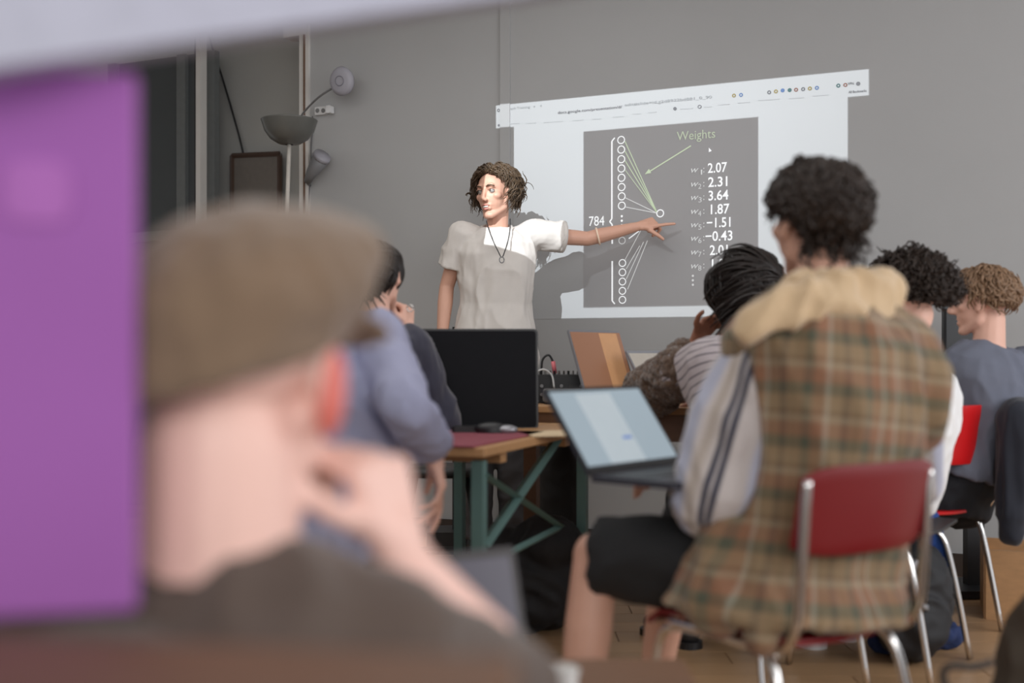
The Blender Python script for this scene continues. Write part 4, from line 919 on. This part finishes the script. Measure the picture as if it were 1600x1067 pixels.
mb = MB(); trouser_prims(mb, J, 1.9, .108, .085, .07); link('trousers', wrinkle(remesh(mb, .011, 3), .007, 7), mat('trousers_ink', sr(26,28,34), .85), pg, True)
for s in 'LR': shoe(J['legs'][s]['ankle'], J['legs'][s]['toe'], M_DARK, M_BLACK, pg)
chair((1.45,4.14,0), (-.6,.8,0), 'bright red backed chrome chair with a jacket over it at the right', M_REDB, .03)
# ------------------------------------------------------------------ things around the chairs
def soft(name, label, cat, m, prims, voxel=.01, amp=.012, f=7, parts=None, base=None, sq=(1,1,1)):
    mb = MB(); prims(mb); me = wrinkle(remesh(mb, voxel, 4), amp, f, sq)
    if base is None: return link(name, me, m, None, True, label=label, cat=cat)
    r = empty(name, base, label, cat); link('body_fabric', me, m, r, True); return r
M_JK = mat('jacket_navy', sr(26,30,42), .85, var=.15, sheen=.2)
def jk(mb):
    mb.cap(P(1572,645,3.92), P(1645,636,4.06), .045, .05); mb.cap(P(1588,650,3.88), P(1586,800,3.88), .06, .055); mb.cap(P(1610,650,3.95), P(1612,780,3.95), .07, .06)
    mb.cap(P(1586,790,3.88), P(1580,835,3.88), .05, .035)
soft('draped_jacket', 'dark navy jacket draped over the back of the bright red chair', 'jacket', M_JK, jk, .009, .016, 8, sq=(1.2,1.2,.4))
# black backpack between the chairs, with strap
bp = P(1420, 905, 3.75)
def bpk(mb): mb.ell((bp.x,3.72,.2), (.13,.12,.2)); mb.ell((bp.x-.02,3.66,.14), (.12,.1,.13))
b = soft('backpack', 'black backpack standing on the floor between the chair legs', 'backpack', mat('nylon_black', (.012,.012,.014), .7), bpk, .01, .01, 8, base=(bp.x,3.72,0))
MB().tube([P(1432,875,3.58), P(1425,905,3.56), P(1432,940,3.56), P(1450,950,3.58)], .006, 8, flat=2, smooth=5).build('strap', M_STEEL, b, True)
def swt(mb): mb.cap(P(1440,800,3.78), P(1468,880,3.78), .045, .04); mb.cap(P(1425,795,3.8), P(1452,850,3.8), .04, .04)
soft('knit_sweater', 'bright blue knitted sweater hanging from the chair seat behind the plaid vest', 'sweater', mat('knit_blue', sr(34,66,128), .95, var=.3, vscale=120, bump=.5, bscale=140), swt, .008, .01, 10)
def twl(mb): mb.cap(Vector((1.22,3.78,.04)), Vector((1.42,3.80,.04)), .035, .035); mb.cap(Vector((1.42,3.80,.05)), Vector((1.49,3.86,.045)), .045, .04)
soft('blue_scarf', 'dark blue cloth lying crumpled on the floor at the foot of the chairs', 'scarf', mat('scarf_blue', sr(38,52,92), .95, var=.2), twl, .008, .012, 12)
# brown bag in the lower right corner
M_BAG = mat('bag_taupe', sr(78,70,60), .9, var=.1)
def bag(mb): mb.cap(Vector((1.02,2.1,.18)), Vector((1.1,2.2,.42)), .17, .14); mb.cap(Vector((1.2,2.1,.1)), Vector((1.25,2.2,.3)), .16, .14)
b = soft('rucksack', 'taupe rucksack on the floor in the lower right corner', 'bag', M_BAG, bag, .011, .012, 6, base=(1.1,2.15,0))
MB().tube([P(1550,1035,2.0), P(1520,1042,1.97), P(1490,1040,1.95), P(1474,1050,1.95), P(1480,1075,1.95), P(1510,1090,1.97)], .0045, 8, flat=1.6, smooth=6).build('strap_loop', mat('strap_dark', sr(50,42,36), .8), b, True)
# black screen behind the grey T-shirt person on a black stand
mn = P(1530, 520, 4.62)
mr2 = empty('display_screen', Vector((mn.x, 4.55, 0)), 'black display screen behind the wavy haired person at the right', 'monitor')
MB().rbox(Vector((mn.x, 4.7, 1.06)), (.23,.3,.035), .012, Matrix.Rotation(math.pi/2,3,'X') @ Matrix.Identity(3)).build('screen_case', M_BLACK, mr2)
MB().rbox(Vector((mn.x, 4.7, 1.0)), (.235,.04,.36), .008).build('screen_panel', M_BLACK, mr2)
MB().box((mn.x+.03, 4.75, .5), (.07,.05,.95)).build('stand_post', M_BLACK, mr2)
MB().rbox((mn.x+.03, 4.75, .02), (.5,.3,.03), .03).build('stand_base', M_BLACK, mr2)
# pale wooden box by the wall at right
wb = empty('wooden_box', (2.02,4.35,0), 'pale wooden box on the floor at the right edge behind the jacket', 'box')
Rz = Matrix.Rotation(-.35, 3, 'Z')
for nm_, o_, s_ in [('side_panel',(-.2,0,.13),(.015,.3,.26)),('side_panel',(.2,0,.13),(.015,.3,.26)),('front_panel',(0,-.15,.13),(.4,.015,.26)),('back_panel',(0,.15,.13),(.4,.015,.26)),('bottom_panel',(0,0,.01),(.39,.29,.015))]:
    MB().box(Vector((2.02,4.35,0))+Rz @ Vector(o_), s_, Rz).build(nm_, M_WOOD, wb)
# floor items under the table: bag, trestle, cables
def ub(mb): mb.ell((.06,4.1,.19), (.22,.16,.2)); mb.ell((.12,4.05,.32), (.13,.12,.1))
soft('duffel_bag', 'black holdall on the floor under the pine table', 'bag', MATS['nylon_black'], ub, .012, .014, 7)
def ub2(mb): mb.cap((.2,4.75,.1), (.2,4.7,.6), .1, .09)
soft('speaker_bag', 'tall black bag standing under the presenter desk', 'bag', mat('bag_black', (.014,.013,.013), .85), ub2, .012, .008, 7)
st = empty('bar_stool', (-.28,4.5,0), 'dark metal stool under the table behind the hanging hand', 'stool')
for dx, dy in ((-.15,-.12),(.15,-.12),(-.15,.12),(.15,.12)): MB().tube([(-.28+dx*.7,4.5+dy*.7,.52),(-.28+dx*1.3,4.5+dy*1.3,.004)], .013, 8).build('leg', M_DARK, st, True)
for y_ in (-.12,.12): MB().tube([(-.28-.17,4.5+y_*1.15,.2),(-.28+.17,4.5+y_*1.15,.2)], .01, 8).build('cross_bar', M_DARK, st, True)
MB().tube([(-.28,4.5,.52),(-.28,4.5,.55)], [.17,.165], 24).build('seat', M_DARK, st, True)
rc = random.Random(5)
for k in range(3):
    pts = [Vector((-.02+.08*k+rc.uniform(-.18,.18), 4.85+rc.uniform(-.15,.2), .012+.01*k)) for _ in range(7)]
    MB().tube(pts, .006, 6, smooth=6).build('floor_cable', M_BLACK, None, True, label=['tangled black cable on the floor left of the tall black bag','black cable coiled on the floor under the desk','loose end of black cable on the floor near the wall'][k], cat='cable')
ts_ = empty('tripod_stand', (.06,4.95,0), 'thin chrome stand leg rising behind the cross braces', 'stand')
MB().tube([(.03,4.9,.004),(.15,4.95,.80)], .011, 8).build('leg', M_CHROME, ts_, True)
MB().tube([(.22,5.05,.004),(.15,4.95,.80)], .011, 8).build('leg', M_CHROME, ts_, True)
MB().tube([(.12,4.94,.79),(.18,4.96,.80)], .016, 8).build('clamp_head', M_BLACK, ts_, True)
bk = P(714, 500, 5.7)
sd = empty('speaker_stand', (bk.x, 5.75, 0), 'narrow black stand behind the presenter left hip', 'stand')
MB().rbox((bk.x, 5.75, .62), (.05,.04,1.02), .006).build('post', M_BLACK, sd); MB().rbox((bk.x, 5.75, .055), (.3,.24,.11), .03).build('base', M_BLACK, sd)
# ------------------------------------------------------------------ foreground: low table, laptop, cup, reflections built as purple board and table edge
M_BR = mat('brown_varnish', sr(112,80,58), .6, var=.2, vscale=5, stretch=(1,8,8))
lt = empty('low_table', (.0,1.8,0), 'low dark brown table with the small laptop and white cup', 'table')
for i in range(3): bevel(MB().box((-.03,1.62+.15*i,.45), (.66,.146,.03)).build('top_board', M_BR, lt), .004)
for dx in (-.3,.24):
    for dy in (1.6,1.94): MB().box((dx,dy,.22), (.045,.045,.43)).build('leg', M_BR, lt)
uL = Vector((.86,.5,0)).normalized(); nL = Vector((uL.y,-uL.x,0))
laptop('small dark laptop on the low table in front of the capped person', Vector((-.20,1.74,.482)), uL, nL, .27, .2, .3, None, mat('laptop_graphite', sr(60,54,54), .5), mat('bezel_brown', sr(52,46,46), .5), mat('screen_dim', sr(70,66,76), .3, emit=sr(70,62,76), es=.2), .17, .014)
cu = Vector((.066,1.66,.466)); prof = [(.022,0),(.027,.03),(.031,.07),(.032,.072),(.0295,.07),(.025,.02),(.0,.012)]
cpo = empty('cup', cu, 'small white paper cup on the low table', 'cup')
vs = [cu+Vector((r_*math.cos(2*math.pi*i/28), r_*math.sin(2*math.pi*i/28), z_)) for r_, z_ in prof for i in range(28)]
MB().add(vs, [(j*28+i, j*28+(i+1)%28, (j+1)*28+(i+1)%28, (j+1)*28+i) for j in range(len(prof)-1) for i in range(28)]).build('cup_wall', mat('paper_white', (.75,.74,.72), .6), cpo, True)
MB().tube([cu+Vector((.0315*math.cos(a), .0315*math.sin(a), .0715)) for a in np.linspace(0, 6.283, 28)], .0016, 6).build('cup_rim', MATS['paper_white'], cpo, True)
# purple reflection at the left, built as a solid board
pb0 = P(215, 100, .9); M_PUR = mat('reflection_purple', sr(156,92,166), .9, var=.1, vscale=3, sheen=.2)
R_p = Matrix.Rotation(.25, 3, 'Z')
pu = empty('reflection_board', (-.44,.9,.8), 'blurred purple reflection built as a solid board at the left edge', 'board')
cpu = Vector((pb0.x-.19*math.cos(.25), .9-.19*math.sin(.25), 0))
ztop, zbot = P(0,108,.88).z, P(0,960,.88).z
bevel(MB().box(cpu+Vector((0,0,(ztop+zbot)/2)), (.38,.02,ztop-zbot), R_p).build('reflection_panel', M_PUR, pu), .004)
MB().rbox(cpu+R_p @ Vector((.118,-.012,0))+Vector((0,0,P(0,296,.86).z)), (.05,.048,.003), .014, R_p @ Matrix.Rotation(math.pi/2,3,'X'), 5).build('pale_square', mat('purple_pale', sr(170,104,176), .9), pu)  # lighter square within the same reflection
MB().box(cpu+R_p @ Vector((.03,-.012,0))+Vector((0,0,P(0,270,.86).z)), (.06,.003,.05), R_p).build('pale_patch', mat('purple_patch', sr(166,100,174), .9), pu)
# brown reflection at the bottom left, built as a table edge
nt_ = empty('reflection_table', (-.3,.8,0), 'blurred brown reflection built as a table edge along the bottom left', 'table')
zt = .81; A_, B_ = Vector((-.55,.80,zt)), Vector((.0,.72,zt)); d = (B_-A_).normalized(); nn_ = Vector((d.y,-d.x,0))
Rn = Matrix((d, Vector((-d.y,d.x,0)), Vector((0,0,1)))).transposed()
for i in range(2): bevel(MB().box(A_+d*.16+nn_*(.075+.15*i)+Vector((0,0,-.015)), (.8,.147,.03), Rn).build('top_board', M_BR, nt_), .006)
for a in (-.15,.48): MB().box(A_+d*a+nn_*.15+Vector((0,0,-.42)), (.05,.05,.78), Rn).build('leg', M_BR, nt_)
# pale reflection at the upper left, built as a solid rail near the lens
rl = empty('reflection_1', (-.3,.75,1.2), None, None, kind='structure')
a, b2 = P(-120,20,.8), P(900,-95,1.1)
d = (b2-a).normalized(); u_ = Vector((0,-1,0)); w_ = d.cross(u_).normalized()
MB().box((a+b2)/2, ((b2-a).length, .03, .10), Matrix((d, -u_, w_)).transposed()).build('reflection_bar', mat('reflection_white', sr(176,176,190), .6), rl)
